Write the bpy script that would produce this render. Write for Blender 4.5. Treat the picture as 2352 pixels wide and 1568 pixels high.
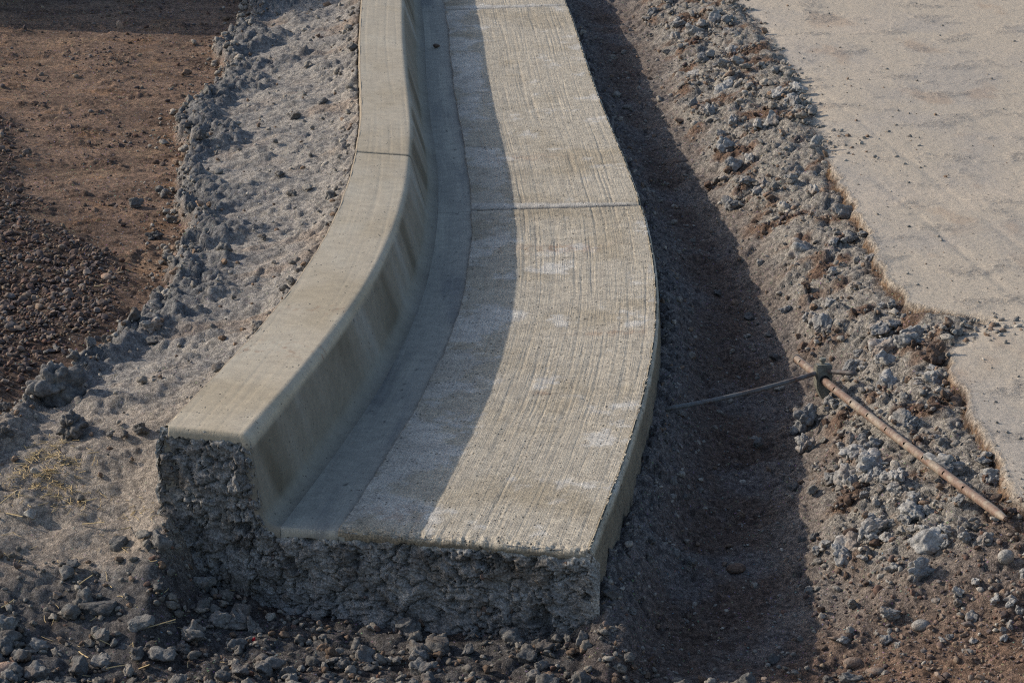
import bpy, math, random
import numpy as np

# ------------------------------------------------------------------ reset
for o in list(bpy.data.objects):
    bpy.data.objects.remove(o, do_unlink=True)
scene = bpy.context.scene
COL = scene.collection
R = math.radians

# ------------------------------------------------------------------ camera
CAM_H = 1.84            # above the gutter lip (z = 0)
PITCH = R(17.0)
FOCAL = 6500.0 / 2352.0  # focal length in picture widths
cam_d = bpy.data.cameras.new('camera')
cam = bpy.data.objects.new('camera', cam_d)
COL.objects.link(cam)
cam.location = (0, 0, CAM_H)
cam.rotation_euler = (math.pi / 2 - PITCH, 0, 0)
cam_d.sensor_width = 36.0
cam_d.lens = FOCAL * 36.0
cam_d.clip_start = 0.05
cam_d.clip_end = 3000.0
cam_d.dof.use_dof = True
cam_d.dof.focus_distance = 6.0
cam_d.dof.aperture_fstop = 32.0
scene.camera = cam

# ------------------------------------------------------------------ light
SUN_BACK = R(19.0)      # the sun stands to the left, this far behind the square-on line
SUN_EL = R(26.0)
sdir = np.array([-math.cos(SUN_BACK) * math.cos(SUN_EL), math.sin(SUN_BACK) * math.cos(SUN_EL), math.sin(SUN_EL)])
world = bpy.data.worlds.new('World')
scene.world = world
world.use_nodes = True
wn = world.node_tree
wn.nodes.clear()
sky = wn.nodes.new('ShaderNodeTexSky')
sky.sky_type = 'NISHITA'
sky.sun_disc = False
sky.sun_elevation = SUN_EL
sky.sun_rotation = math.atan2(sdir[0], sdir[1])
sky.altitude = 600.0
sky.dust_density = 2.5
sky.ozone_density = 0.7
bg = wn.nodes.new('ShaderNodeBackground')
bg.inputs['Strength'].default_value = 0.15
wo = wn.nodes.new('ShaderNodeOutputWorld')
wn.links.new(sky.outputs[0], bg.inputs[0])
wn.links.new(bg.outputs[0], wo.inputs[0])
sun_d = bpy.data.lights.new('sun', 'SUN')
sun_d.energy = 3.7
sun_d.angle = R(0.55)
sun_d.color = (1.0, 0.895, 0.765)
sun = bpy.data.objects.new('sun', sun_d)
COL.objects.link(sun)
from mathutils import Vector, Matrix, Euler
sun.rotation_euler = Vector(sdir).to_track_quat('Z', 'Y').to_euler()
sun.location = (-6, 8, 6)

vs = scene.view_settings
scene.display_settings.display_device = 'sRGB'
vs.view_transform = 'Standard'
vs.look = 'None'
vs.gamma = 1.0
vs.use_curve_mapping = False
vs.exposure = 0.3
scene.render.engine = 'CYCLES'
scene.cycles.use_denoising = False      # keep the grain of the ground crisp
scene.cycles.filter_width = 1.15
scene.cycles.max_bounces = 5
scene.cycles.diffuse_bounces = 3

# ------------------------------------------------------------------ numeric helpers
rng = np.random.default_rng(7)
random.seed(7)


def at(px, py, z=0.0):
    """ground point of height z that stands at a place of the 2352 x 1568 picture"""
    a = (px - 1176.0) / 6500.0
    b = -(py - 784.0) / 6500.0
    dx, dy, dz = a, math.cos(PITCH) + b * math.sin(PITCH), -math.sin(PITCH) + b * math.cos(PITCH)
    t = (z - CAM_H) / dz
    return np.array([dx * t, dy * t, z])


def project(x, y, z):
    """back to picture coordinates (for choosing what shows largest)"""
    fy = y * math.cos(PITCH) - (z - CAM_H) * math.sin(PITCH)
    uy = y * math.sin(PITCH) + (z - CAM_H) * math.cos(PITCH)
    return 1176 + 6500 * x / fy, 784 - 6500 * uy / fy, fy


def sstep(a, b, x):
    t = np.clip((np.asarray(x, np.float32) - np.float32(a) if np.ndim(a) == 0 else x - a) / (b - a), 0, 1)
    return t * t * (3 - 2 * t)


def lerp(a, b, t):
    return a + (b - a) * t


_perm = np.random.default_rng(3).permutation(4096).astype(np.int32)
_ga = np.random.default_rng(4).random(4096) * 2 * np.pi
_gx, _gy = np.cos(_ga).astype(np.float32), np.sin(_ga).astype(np.float32)
_r1 = np.random.default_rng(5).random(4096).astype(np.float32)
_r2 = np.random.default_rng(6).random(4096).astype(np.float32)


def _h(ix, iy, s):
    return _perm[(ix + _perm[(iy + _perm[s & 4095]) & 4095]) & 4095]


def gnoise(x, y, s=0):
    x, y = np.broadcast_arrays(np.asarray(x, np.float32), np.asarray(y, np.float32))
    ix = np.floor(x).astype(np.int32); iy = np.floor(y).astype(np.int32)
    fx = x - ix; fy = y - iy
    ux = fx * fx * fx * (fx * (fx * 6 - 15) + 10); uy = fy * fy * fy * (fy * (fy * 6 - 15) + 10)

    c0 = int(_perm[s & 4095])
    hy = (_perm[(iy + c0) & 4095], _perm[(iy + (1 + c0)) & 4095])

    def g(i, j):
        k = _perm[(ix + i + hy[j]) & 4095]
        return _gx[k] * (fx - i) + _gy[k] * (fy - j)
    a = g(0, 0); a += ux * (g(1, 0) - a)
    c = g(0, 1); c += ux * (g(1, 1) - c)
    a += uy * (c - a)
    return a * np.float32(1.5)


def fbm(x, y, o=4, s=0, gain=0.5, lac=2.03):
    v = 0.0; a = 1.0; n = 0.0
    for i in range(o):
        v = v + a * gnoise(x, y, s + i * 17)
        n += a; a *= gain; x = x * lac + 3.7; y = y * lac - 1.9
    return v / n


def worley(x, y, s=0):
    """distance to the nearest seed, in cells, and a random number of that cell"""
    x, y = np.broadcast_arrays(np.asarray(x, np.float32), np.asarray(y, np.float32))
    ix = np.floor(x).astype(np.int32); iy = np.floor(y).astype(np.int32)
    best = np.full(np.shape(x), 9.0, np.float32); rid = np.zeros(np.shape(x), np.int32)
    for i in (-1, 0, 1):
        for j in (-1, 0, 1):
            k = _h(ix + i, iy + j, s)
            d = (ix + i + _r1[k] - x) ** 2 + (iy + j + _r2[k] - y) ** 2
            m = d < best
            best = np.where(m, d, best); rid = np.where(m, k, rid)
    return np.sqrt(best), _r1[(rid * 7 + 13) & 4095]


def knobs(x, y, s=0):
    d, r = worley(x, y, s)
    return np.sqrt(np.clip(1 - (d / (0.55 + 0.4 * r)) ** 2, 0, 1)) * (0.35 + 0.65 * r)


def srgb(r, g, b):
    f = lambda c: (c / 255.0 / 12.92) if c <= 10 else ((c / 255.0 + 0.055) / 1.055) ** 2.4
    return np.array([f(r), f(g), f(b)])


# ------------------------------------------------------------------ mesh helpers
def make_mesh(name, verts, faces, smooth=True, attrs=None):
    """faces: (M,3) or (M,4) int array"""
    me = bpy.data.meshes.new(name)
    verts = np.ascontiguousarray(verts, dtype=np.float32)
    faces = np.ascontiguousarray(faces, dtype=np.int32)
    k = faces.shape[1]
    me.vertices.add(len(verts)); me.vertices.foreach_set('co', verts.ravel())
    me.loops.add(faces.size); me.loops.foreach_set('vertex_index', faces.ravel())
    me.polygons.add(len(faces))
    me.polygons.foreach_set('loop_start', np.arange(0, faces.size, k, dtype=np.int32))
    me.update(calc_edges=True)
    me.polygons.foreach_set('use_smooth', np.full(len(faces), smooth, dtype=bool))
    for an, arr in (attrs or {}).items():
        arr = np.asarray(arr, dtype=np.float32)
        if arr.ndim == 1:
            a = me.attributes.new(an, 'FLOAT', 'POINT'); a.data.foreach_set('value', arr)
        elif arr.shape[1] == 4:
            a = me.attributes.new(an, 'FLOAT_COLOR', 'POINT'); a.data.foreach_set('color', arr.ravel())
        else:
            a = me.attributes.new(an, 'FLOAT_VECTOR', 'POINT'); a.data.foreach_set('vector', arr.ravel())
    return me


def grid_faces(nr, nc, wrap=False):
    i = np.arange(nr - 1)[:, None]; j = np.arange(nc if wrap else nc - 1)[None, :]
    j2 = (j + 1) % nc
    return np.stack(np.broadcast_arrays(i * nc + j, i * nc + j2, (i + 1) * nc + j2, (i + 1) * nc + j), -1).reshape(-1, 4)


def link(name, me, mat=None, parent=None, **props):
    o = bpy.data.objects.new(name, me)
    COL.objects.link(o)
    if mat is not None and me is not None and not me.materials:
        me.materials.append(mat)
    o.parent = parent
    for k, v in props.items():
        o[k] = v
    return o


def rgba(c):
    c = np.asarray(c)
    return np.concatenate([c, np.ones(c.shape[:-1] + (1,))], -1)


# ------------------------------------------------------------------ materials
class NT:
    def __init__(self, name):
        self.m = bpy.data.materials.new(name); self.m.use_nodes = True
        self.t = self.m.node_tree; self.t.nodes.clear()
        self.out = self.n('ShaderNodeOutputMaterial')
        self.b = self.n('ShaderNodeBsdfPrincipled')
        self.l(self.b.outputs[0], self.out.inputs[0])

    def n(self, t, **kw):
        q = self.t.nodes.new(t)
        for k, v in kw.items():
            setattr(q, k, v)
        return q

    def l(self, a, b):
        self.t.links.new(a, b)

    def attr(self, name, out='Color'):
        return self.n('ShaderNodeAttribute', attribute_name=name).outputs[out]

    def pos(self, kind='Object'):
        return self.n('ShaderNodeTexCoord').outputs[kind]

    def scale(self, vec, s):
        q = self.n('ShaderNodeMapping'); q.inputs['Scale'].default_value = s
        self.l(vec, q.inputs[0]); return q.outputs[0]

    def noise(self, vec, scale, detail=4.0, rough=0.55, dist=0.0):
        q = self.n('ShaderNodeTexNoise')
        q.inputs['Scale'].default_value = scale; q.inputs['Detail'].default_value = detail
        q.inputs['Roughness'].default_value = rough; q.inputs['Distortion'].default_value = dist
        self.l(vec, q.inputs['Vector']); return q.outputs['Fac']

    def vor(self, vec, scale, feature='F1', rnd=1.0):
        q = self.n('ShaderNodeTexVoronoi', feature=feature)
        q.inputs['Scale'].default_value = scale; q.inputs['Randomness'].default_value = rnd
        self.l(vec, q.inputs['Vector']); return q

    def ramp(self, fac, a, b, lo=0.0, hi=1.0):
        q = self.n('ShaderNodeMapRange', interpolation_type='SMOOTHSTEP')
        q.inputs['From Min'].default_value = a; q.inputs['From Max'].default_value = b
        q.inputs['To Min'].default_value = lo; q.inputs['To Max'].default_value = hi
        self.l(fac, q.inputs[0]); return q.outputs[0]

    def mix(self, fac, a, b, mode='MIX'):
        q = self.n('ShaderNodeMix', data_type='RGBA', blend_type=mode)
        for inp, v in ((q.inputs[0], fac), (q.inputs[6], a), (q.inputs[7], b)):
            if isinstance(v, (int, float)):
                inp.default_value = v
            elif isinstance(v, (tuple, list, np.ndarray)):
                inp.default_value = (float(v[0]), float(v[1]), float(v[2]), 1.0)
            else:
                self.l(v, inp)
        return q.outputs[2]

    def math(self, op, a, b=None):
        q = self.n('ShaderNodeMath', operation=op)
        for inp, v in ((q.inputs[0], a), (q.inputs[1], b)):
            if v is None:
                continue
            if isinstance(v, (int, float)):
                inp.default_value = v
            else:
                self.l(v, inp)
        return q.outputs[0]

    def bump(self, h, strength, dist, prev=None):
        q = self.n('ShaderNodeBump'); q.inputs['Strength'].default_value = strength
        q.inputs['Distance'].default_value = dist
        self.l(h, q.inputs['Height'])
        if prev is not None:
            self.l(prev, q.inputs['Normal'])
        return q.outputs[0]

    def done(self, col, rough=0.9, normal=None, metallic=0.0, spec=0.25):
        if isinstance(col, (tuple, list, np.ndarray)):
            self.b.inputs['Base Color'].default_value = (float(col[0]), float(col[1]), float(col[2]), 1)
        else:
            self.l(col, self.b.inputs['Base Color'])
        if isinstance(rough, (int, float)):
            self.b.inputs['Roughness'].default_value = rough
        else:
            self.l(rough, self.b.inputs['Roughness'])
        self.b.inputs['Metallic'].default_value = metallic
        self.b.inputs['Specular IOR Level'].default_value = spec
        if normal is not None:
            self.l(normal, self.b.inputs['Normal'])
        return self.m


def m_ground():
    t = NT('soil_and_spilled_concrete'); p = t.pos()
    c = t.attr('col'); mic = t.attr('mic', 'Fac')
    n1 = t.noise(p, 90, 5, 0.65); n2 = t.noise(p, 420, 3, 0.7)
    c = t.mix(mic, c, t.mix(t.ramp(n1, 0.36, 0.66), (0.52, 0.52, 0.53), (1.40, 1.39, 1.36)), 'MULTIPLY')
    c = t.mix(t.math('MULTIPLY', mic, 0.9), c, t.mix(t.ramp(n2, 0.38, 0.64), (0.5, 0.5, 0.51), (1.45, 1.45, 1.45)), 'MULTIPLY')
    v = t.vor(p, 130)                                   # grit of mixed colours
    grit = t.ramp(v.outputs['Distance'], 0.36, 0.22)
    pick = t.ramp(t.noise(t.scale(p, (1, 1, 1)), 210, 1), 0.56, 0.60)
    g = t.math('MULTIPLY', grit, pick)
    g = t.math('MULTIPLY', g, t.attr('grit', 'Fac'))
    c = t.mix(g, c, t.mix(0.25, (0.25, 0.22, 0.195), v.outputs['Color']))
    h = t.math('ADD', t.math('MULTIPLY', n1, 0.7), t.math('MULTIPLY', n2, 0.45))
    nb = t.bump(t.math('MULTIPLY', h, mic), 1.0, 0.011)
    # sparse dark specks on the packed crust
    sp = t.math('MULTIPLY', t.ramp(t.vor(t.scale(p, (1, 0.45, 1)), 75).outputs['Distance'], 0.24, 0.12), t.ramp(t.noise(p, 16, 3), 0.50, 0.60))
    c = t.mix(t.math('MULTIPLY', sp, t.ramp(mic, 0.6, 0.4, 0.0, 0.75)), c, (0.09, 0.075, 0.065))
    nb = t.bump(t.math('MULTIPLY', grit, t.attr('grit', 'Fac')), 0.45, 0.003, nb)
    return t.done(c, 0.95, nb, spec=0.15)


def m_clod(name, base, dark, warm, bscale=1.0):
    """crumbly lump; tone varies from lump to lump"""
    t = NT(name); p = t.pos()
    oi = t.n('ShaderNodeObjectInfo')
    seed = t.n('ShaderNodeVectorMath', operation='ADD'); t.l(p, seed.inputs[0])
    sc = t.n('ShaderNodeVectorMath', operation='SCALE'); t.l(oi.outputs['Location'], sc.inputs[0]); sc.inputs['Scale'].default_value = 31.7
    t.l(sc.outputs[0], seed.inputs[1])
    q = seed.outputs[0]
    n1 = t.noise(q, 2.2 * bscale, 5, 0.65); n2 = t.noise(q, 9.0 * bscale, 4, 0.7)
    c = t.mix(t.ramp(n1, 0.32, 0.7), dark, base)
    c = t.mix(t.math('MULTIPLY', t.ramp(t.noise(q, 0.7, 2), 0.5, 0.66), 0.55), c, warm)
    c = t.mix(1.0, c, t.mix(oi.outputs['Random'], (0.68, 0.69, 0.70), (1.14, 1.13, 1.11)), 'MULTIPLY')
    c = t.mix(0.8, c, t.mix(t.ramp(n2, 0.3, 0.7), (0.55, 0.55, 0.56), (1.4, 1.4, 1.4)), 'MULTIPLY')
    nb = t.bump(t.math('ADD', n1, t.math('MULTIPLY', n2, 0.6)), 0.8, 0.0045)
    return t.done(c, 0.95, nb, spec=0.15)


def m_pebble():
    t = NT('river_stone'); p = t.pos(); oi = t.n('ShaderNodeObjectInfo')
    cr = t.n('ShaderNodeValToRGB'); t.l(oi.outputs['Random'], cr.inputs[0])
    e = cr.color_ramp; e.interpolation = 'CONSTANT'
    cols = [(112, 94, 85), (98, 87, 83), (124, 108, 97), (86, 76, 74), (132, 115, 100), (106, 84, 74), (110, 104, 101), (94, 81, 73), (140, 126, 114)]
    while len(e.elements) < len(cols):
        e.elements.new(0.5)
    for i, cc in enumerate(cols):
        e.elements[i].position = i / len(cols); e.elements[i].color = tuple(srgb(*cc)) + (1,)
    n = t.noise(p, 3.0, 5, 0.65); n2 = t.noise(p, 14, 3, 0.7)
    c = t.mix(1.0, cr.outputs[0], t.mix(t.ramp(n, 0.3, 0.7), (0.62, 0.62, 0.62), (1.25, 1.25, 1.25)), 'MULTIPLY')
    c = t.mix(0.6, c, t.mix(t.ramp(n2, 0.3, 0.7), (0.6, 0.6, 0.6), (1.3, 1.3, 1.3)), 'MULTIPLY')
    # dry earth caught on the stone
    c = t.mix(t.ramp(t.noise(p, 1.6, 3), 0.52, 0.68, 0, 0.7), c, srgb(112, 88, 72))
    return t.done(c, 0.85, t.bump(t.math('ADD', n, n2), 0.4, 0.0025), spec=0.25)


def m_stuff(name='loose_grit'):
    t = NT(name); p = t.pos(); c = t.attr('col')
    n1 = t.noise(p, 160, 4, 0.65); n2 = t.noise(p, 500, 3, 0.7)
    c = t.mix(1.0, c, t.mix(t.ramp(n1, 0.3, 0.7), (0.6, 0.6, 0.61), (1.35, 1.34, 1.32)), 'MULTIPLY')
    c = t.mix(0.6, c, t.mix(t.ramp(n2, 0.3, 0.7), (0.6, 0.6, 0.6), (1.35, 1.35, 1.35)), 'MULTIPLY')
    return t.done(c, 0.95, t.bump(t.math('ADD', n1, n2), 0.7, 0.004), spec=0.15)


def m_concrete(name, kind):
    """uv attribute: x = metres across, y = metres along, z = height"""
    t = NT(name); uv = t.attr('uvw', 'Vector'); c = t.attr('col')
    fine = t.noise(uv, 260, 4, 0.7); mid = t.noise(uv, 34, 5, 0.6)
    streak = t.noise(t.scale(uv, (420, 7, 60)), 1.0, 4, 0.6)
    amt = {'pan': 0.2, 'curb': 0.05, 'channel': 0.2, 'end': 0.0}[kind]
    c = t.mix(amt, c, t.mix(t.ramp(streak, 0.3, 0.7), (0.62, 0.62, 0.62), (1.3, 1.3, 1.29)), 'MULTIPLY')
    c = t.mix({'pan': 0.7, 'curb': 0.4, 'channel': 0.5, 'end': 0.7}[kind], c, t.mix(t.ramp(mid, 0.3, 0.7), (0.76, 0.76, 0.77), (1.2, 1.2, 1.19)), 'MULTIPLY')
    c = t.mix({'pan': 0.72, 'curb': 0.22, 'channel': 0.3, 'end': 0.9}[kind], c, t.mix(t.ramp(fine, 0.38, 0.63), (0.50, 0.50, 0.49), (1.34, 1.34, 1.33)), 'MULTIPLY')
    v = t.vor(t.scale(uv, (1, 0.6, 1)), 120)             # air holes
    pit = t.math('MULTIPLY', t.ramp(v.outputs['Distance'], 0.30, 0.16), t.ramp(t.noise(uv, 47, 2), {'pan': 0.53, 'curb': 0.55, 'channel': 0.60, 'end': 0.5}[kind], 0.66))
    c = t.mix(t.math('MULTIPLY', pit, 0.8), c, (0.05, 0.046, 0.042))
    h = t.math('ADD', t.math('MULTIPLY', fine, 0.5), t.math('MULTIPLY', streak, {'pan': 0.5, 'curb': 0.12, 'channel': 0.1, 'end': 0.0}[kind]))
    h = t.math('SUBTRACT', h, t.math('MULTIPLY', pit, 1.4))
    nb = t.bump(h, {'pan': 1.0, 'curb': 0.4, 'channel': 0.3, 'end': 0.9}[kind], (0.0036 if kind == 'pan' else 0.0022) if kind != 'end' else 0.008)
    return t.done(c, 0.88, nb, spec=0.2)


def m_steel(name, base, rust, amt):
    t = NT(name); p = t.pos()
    n = t.noise(p, 26, 5, 0.65); n2 = t.noise(t.scale(p, (1, 1, 1)), 160, 4, 0.7)
    c = t.mix(t.ramp(n, 0.5 - amt, 0.62), rust, base)
    c = t.mix(0.7, c, t.mix(t.ramp(n2, 0.3, 0.7), (0.6, 0.6, 0.6), (1.3, 1.3, 1.3)), 'MULTIPLY')
    return t.done(c, 0.62, t.bump(t.math('ADD', n, n2), 0.3, 0.0015), spec=0.4)


def m_plain(name, col, rough=0.7):
    t = NT(name); n = t.noise(t.pos(), 120, 3, 0.6)
    return t.done(t.mix(1.0, tuple(col), t.mix(n, (0.65, 0.65, 0.65), (1.35, 1.35, 1.35)), 'MULTIPLY'), rough)


MG = m_ground()
M_PAN = m_concrete('broomed_concrete', 'pan')
M_CURB = m_concrete('brushed_concrete', 'curb')
M_CHAN = m_concrete('trowelled_concrete', 'channel')
M_END = m_concrete('broken_concrete', 'end')
M_CLOD = m_clod('crumbly_concrete', srgb(172, 170, 165), srgb(122, 121, 120), srgb(140, 122, 106))
M_WETCLOD = m_clod('damp_concrete', srgb(130, 128, 124), srgb(92, 91, 90), srgb(112, 100, 90))
M_EARTH = m_clod('earth_lump', srgb(120, 100, 86), srgb(84, 70, 62), srgb(118, 112, 106))
M_PEB = m_pebble()
M_STUFF = m_stuff()

# ------------------------------------------------------------------ line of the kerb
LIP = [(1298, 0), (1340, 110), (1390, 250), (1430, 340), (1475, 470), (1500, 560), (1512, 650), (1510, 770), (1500, 850), (1470, 960), (1430, 1080), (1395, 1180), (1363, 1262)]
lw = np.array([at(x, y)[:2] for x, y in LIP])
_pf = np.polyfit(lw[:, 1] - 7.0, lw[:, 0], 5)
_yy = np.linspace(lw[-1, 1], 10.0, 700)
_xx = np.polyval(_pf, _yy - 7.0)
sl = (_xx[-1] - _xx[-6]) / (_yy[-1] - _yy[-6])
_y2 = np.linspace(10.02, 15.0, 120)
_yy = np.concatenate([_yy, _y2]); _xx = np.concatenate([_xx, _xx[699] + sl * (_y2 - 10.0)])
_vv = np.concatenate([[0], np.cumsum(np.hypot(np.diff(_xx), np.diff(_yy)))])
_tx = np.gradient(_xx, _vv); _ty = np.gradient(_yy, _vv)
_tn = np.hypot(_tx, _ty); _tx /= _tn; _ty /= _tn


def on_path(u, v):
    """u metres to the left of the lip, v metres along from the broken end"""
    v = v + 0.125 * u * np.clip(1 - v / 0.7, 0, 1)
    cx = np.interp(v, _vv, _xx); cy = np.interp(v, _vv, _yy)
    tx = np.interp(v, _vv, _tx); ty = np.interp(v, _vv, _ty)
    return cx - u * ty, cy + u * tx


def widths(v):
    """across distances of the pan joint, kerb foot, kerb front edge, kerb back"""
    k = np.clip(1 - v / 3.0, 0, 1)
    return 0.447 + 0.036 * k, 0.566 + 0.062 * k, 0.603 + 0.05 * k, 0.748 + 0.072 * k


V_END = 7.4
JOINTS = [float(np.interp(7.262, _yy, _vv)), float(np.interp(10.2, _yy, _vv))]


def v_samples(a, b):
    out = [a]; v = a
    while v < b:
        step = 0.009 + 0.0018 * v
        dj = min(abs(v + step - j) for j in JOINTS)
        if dj < 0.022:
            step = 0.0022
        elif v < 0.02:
            step = 0.003
        v += step
        out.append(min(v, b))
    if out[-1] - out[-2] < 5e-4:
        out.pop(-2)
    return np.array(out)


C_CON = srgb(173, 164, 148)
C_WHITE = srgb(200, 197, 191)
C_TAN = srgb(156, 144, 123)
C_GREY = srgb(140, 140, 136)
C_RUST = srgb(140, 104, 78)

slab = link('curb_and_gutter', None, label='pale concrete kerb and gutter with broomed pan curving to a broken end', category='kerb')
slab.location = (0, 0, 0)


def joint_dip(v, depth, w):
    d = 0
    for j in JOINTS:
        d = d - depth * np.exp(-((v - j) / w) ** 2)
    return d


def tool_band(U, V, j):
    """smooth band left by the jointing tool beside each joint"""
    w = 0.018 + 0.055 * np.clip(U / 0.46, 0, 1)
    return sstep(-0.006, 0.004, V - j) * sstep(w + 0.008, w - 0.006, V - j + 0.006 * gnoise(U * 25, V, 19))


def pan_colour(U, V):
    c = np.broadcast_to(C_CON, U.shape + (3,)).copy()
    tan = sstep(-0.05, 0.5, fbm(U * 3.2, V * 3.4, 4, 21))
    c = lerp(c, C_TAN, (0.75 * tan)[..., None])
    wpat = fbm(U * 6 + 4, V * 5, 5, 31, 0.62) + 0.26 * sstep(0.27, 0.42, U) - 0.06 + 0.10 * sstep(0.08, 0.0, U)
    wpat = wpat + 0.22 * np.exp(-((V - JOINTS[0] - 0.35) / 0.4) ** 2) * sstep(0.3, 0.45, U) + 0.12 * fbm(U * 9, V * 45, 3, 37)
    white = sstep(0.12, 0.30, wpat)
    c = lerp(c, C_WHITE, (0.55 * white)[..., None])
    # wide bands left between two pushes of the broom
    band = sstep(0.1, 0.45, gnoise(U * 0.8, V * 2.6 + 0.4 * gnoise(U * 4, V * 2, 3), 41))
    c = lerp(c, C_TAN * 0.92, (0.45 * band)[..., None])
    # earth smeared across the pan
    for (u0, v0, su, sv, a) in ((0.25, 2.12, 0.11, 0.035, 0.8), (0.09, 1.36, 0.09, 0.03, 0.5), (0.40, 0.12, 0.06, 0.05, 0.55), (0.28, 3.1, 0.1, 0.05, 0.4), (0.22, 0.9, 0.02, 0.02, 0.5)):
        g = np.exp(-((U - u0) / su) ** 2 - ((V - v0 - 0.03 * gnoise(U * 9, V * 3, 5)) / sv) ** 2)
        c = lerp(c, C_RUST, (a * g * sstep(-0.25, 0.4, fbm(U * 45, V * 30, 3, 51)))[..., None])
    for j in JOINTS:
        g = tool_band(U, V, j)
        c = lerp(c, C_WHITE, (0.55 * g)[..., None])
        g = np.exp(-(np.abs(V - j - 0.003) / 0.009) ** 3)
        c = lerp(c, C_GREY * 0.2, (0.72 * g)[..., None])
    return c


def nose(U, V, Z, v0):
    """turn the skin down over the broken end"""
    if v0 > 0:
        return U, V, Z
    j1 = 0.0015 * gnoise(U[:1] * 60, U[:1] * 0 + 0.5, 33)
    rowsU = [U[:1], U[:1], U[:1]]
    rowsV = [V[:1] - 0.004 - 0 * j1, V[:1] - 0.0055 + j1, V[:1] - 0.003]
    rowsZ = [Z[:1] - 0.016 - 2 * j1, Z[:1] - 0.010 - j1, Z[:1] - 0.003]
    return (np.concatenate(rowsU + [U]), np.concatenate(rowsV + [V]), np.concatenate(rowsZ + [Z]))


def build_pan(v0, v1):
    v = v_samples(v0, v1)
    # rows across: side of the slab, rounded lip, pan, ragged left edge
    us = np.concatenate([np.linspace(0.012, 1.0, 215)])
    V = v[:, None] * np.ones((1, len(us)))
    uJ, uB, uF, uK = widths(v)
    rag = 0.0035 * fbm(v * 22, v * 0 + 1.5, 4, 61) + 0.004 * gnoise(v * 3.1, v * 0 + 4.2, 63)
    U = us[None, :] * (uJ + rag)[:, None]
    wob = 0.005 * gnoise(V * 1.5, U * 3, 71) + 0.0020 * gnoise(V * 9, U * 5, 73)
    Uw = U + wob
    # broom grooves: fine bristle lines, some deep, in drifts
    g1 = gnoise(Uw * 170, V * 0.9, 81)
    g2 = gnoise(Uw * 105, V * 0.55, 83)
    drift = 0.35 + 0.65 * sstep(-0.3, 0.35, fbm(U * 7, V * 1.6, 3, 87))
    ln = np.exp(-(gnoise(Uw * 80, V * 0.4, 82) / 0.22) ** 2) * sstep(-0.2, 0.45, gnoise(Uw * 55, V * 1.6, 84))
    groove = -0.0010 * np.clip(g1 + 0.1, 0, 1) - 0.0010 * np.clip(g2 - 0.1, 0, 1) - 0.0019 * ln
    mask = drift * sstep(0.0, 0.03, U - 0.006)
    mask = mask * (1 - 0.72 * sstep(0.33, 0.43, U + 0.03 * gnoise(V * 2, U * 0, 5)))
    for j in JOINTS:
        mask = mask * (1 - tool_band(U, V, j))
    z = -0.013 * (U / uJ[:, None]) + groove * mask
    z = z + 0.0022 * fbm(U * 6, V * 5, 3, 91) + 0.0007 * fbm(U * 60, V * 40, 3, 93)
    z = z + joint_dip(V - 0.0015 * gnoise(U * 30, V, 9), 0.010, 0.008) + joint_dip(V - 0.022, 0.002, 0.022)
    # crumbly slumped front edge at the broken end
    z = z - 0.006 * sstep(0.02, 0.0, V) * (0.5 + fbm(U * 60, V * 60, 3, 95))
    crumb = sstep(0.06, 0.0, V) * 0.003 * knobs(U * 120, V * 120, 97)
    z = z + crumb
    # rounded lip and the side down into the trench
    chip = 0.004 * fbm(v * 16, v * 0 + 7.7, 4, 101) + 0.010 * sstep(0.32, 0.6, gnoise(v * 4.5, v * 0 + 2.2, 103)) * knobs(v * 30, v * 0 + 0.3, 105)
    ang = np.linspace(0, math.pi / 2, 7)
    rr = 0.011
    le_u = U[:, :1] * 0 + (rr - rr * np.sin(ang))[None, ::-1] + 0 * ang
    le_z = z[:, :1] * 1 + (rr * np.cos(ang) - rr)[None, ::-1]
    side_z = np.array([-0.235, -0.19, -0.15, -0.12, -0.09, -0.065, -0.045, -0.03, -0.02])
    side_u = np.ones((len(v), 1)) * 0.0 * side_z[None] - 0.014 * (side_z[None] + 0.011) / -0.2
    su = np.concatenate([side_u, le_u], 1); sz = np.concatenate([np.ones((len(v), 1)) * side_z, le_z], 1)
    su = su + chip[:, None] * np.exp(-np.abs(sz + 0.004) / 0.012) + 0.0015 * fbm(V[:, :16] * 18, sz * 30, 3, 107)
    U = np.concatenate([su, U], 1); Z = np.concatenate([sz, z], 1); V = v[:, None] * np.ones((1, U.shape[1]))
    # small skirt at the ragged edge beside the channel
    U = np.concatenate([U, U[:, -1:] + 0.0008], 1); Z = np.concatenate([Z, Z[:, -1:] - 0.014], 1); V = np.concatenate([V, V[:, :1]], 1)
    U, V, Z = nose(U, V, Z, v0)
    X, Y = on_path(U, V)
    col = pan_colour(U, V)
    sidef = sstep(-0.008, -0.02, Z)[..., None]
    col = lerp(col, srgb(122, 112, 96) * (0.9 + 0.3 * fbm(V * 6, Z * 9, 3, 109))[..., None], 0.95 * sidef)  # side face darkened: its shade is put into the colour
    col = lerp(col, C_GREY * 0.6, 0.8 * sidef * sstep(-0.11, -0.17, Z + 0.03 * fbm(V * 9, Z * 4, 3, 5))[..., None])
    me = make_mesh('gutter_pan', np.stack([X, Y, Z], -1).reshape(-1, 3), grid_faces(*U.shape)[:, ::-1],
                   attrs={'col': rgba(col.reshape(-1, 3)), 'uvw': np.stack([U, V, Z], -1).reshape(-1, 3)})
    return link('gutter_pan', me, M_PAN, slab)


def arc(c, r, a0, a1, n):
    a = np.linspace(a0, a1, n)
    return np.stack([c[0] + r * np.cos(a), c[1] + r * np.sin(a)], -1)


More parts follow.
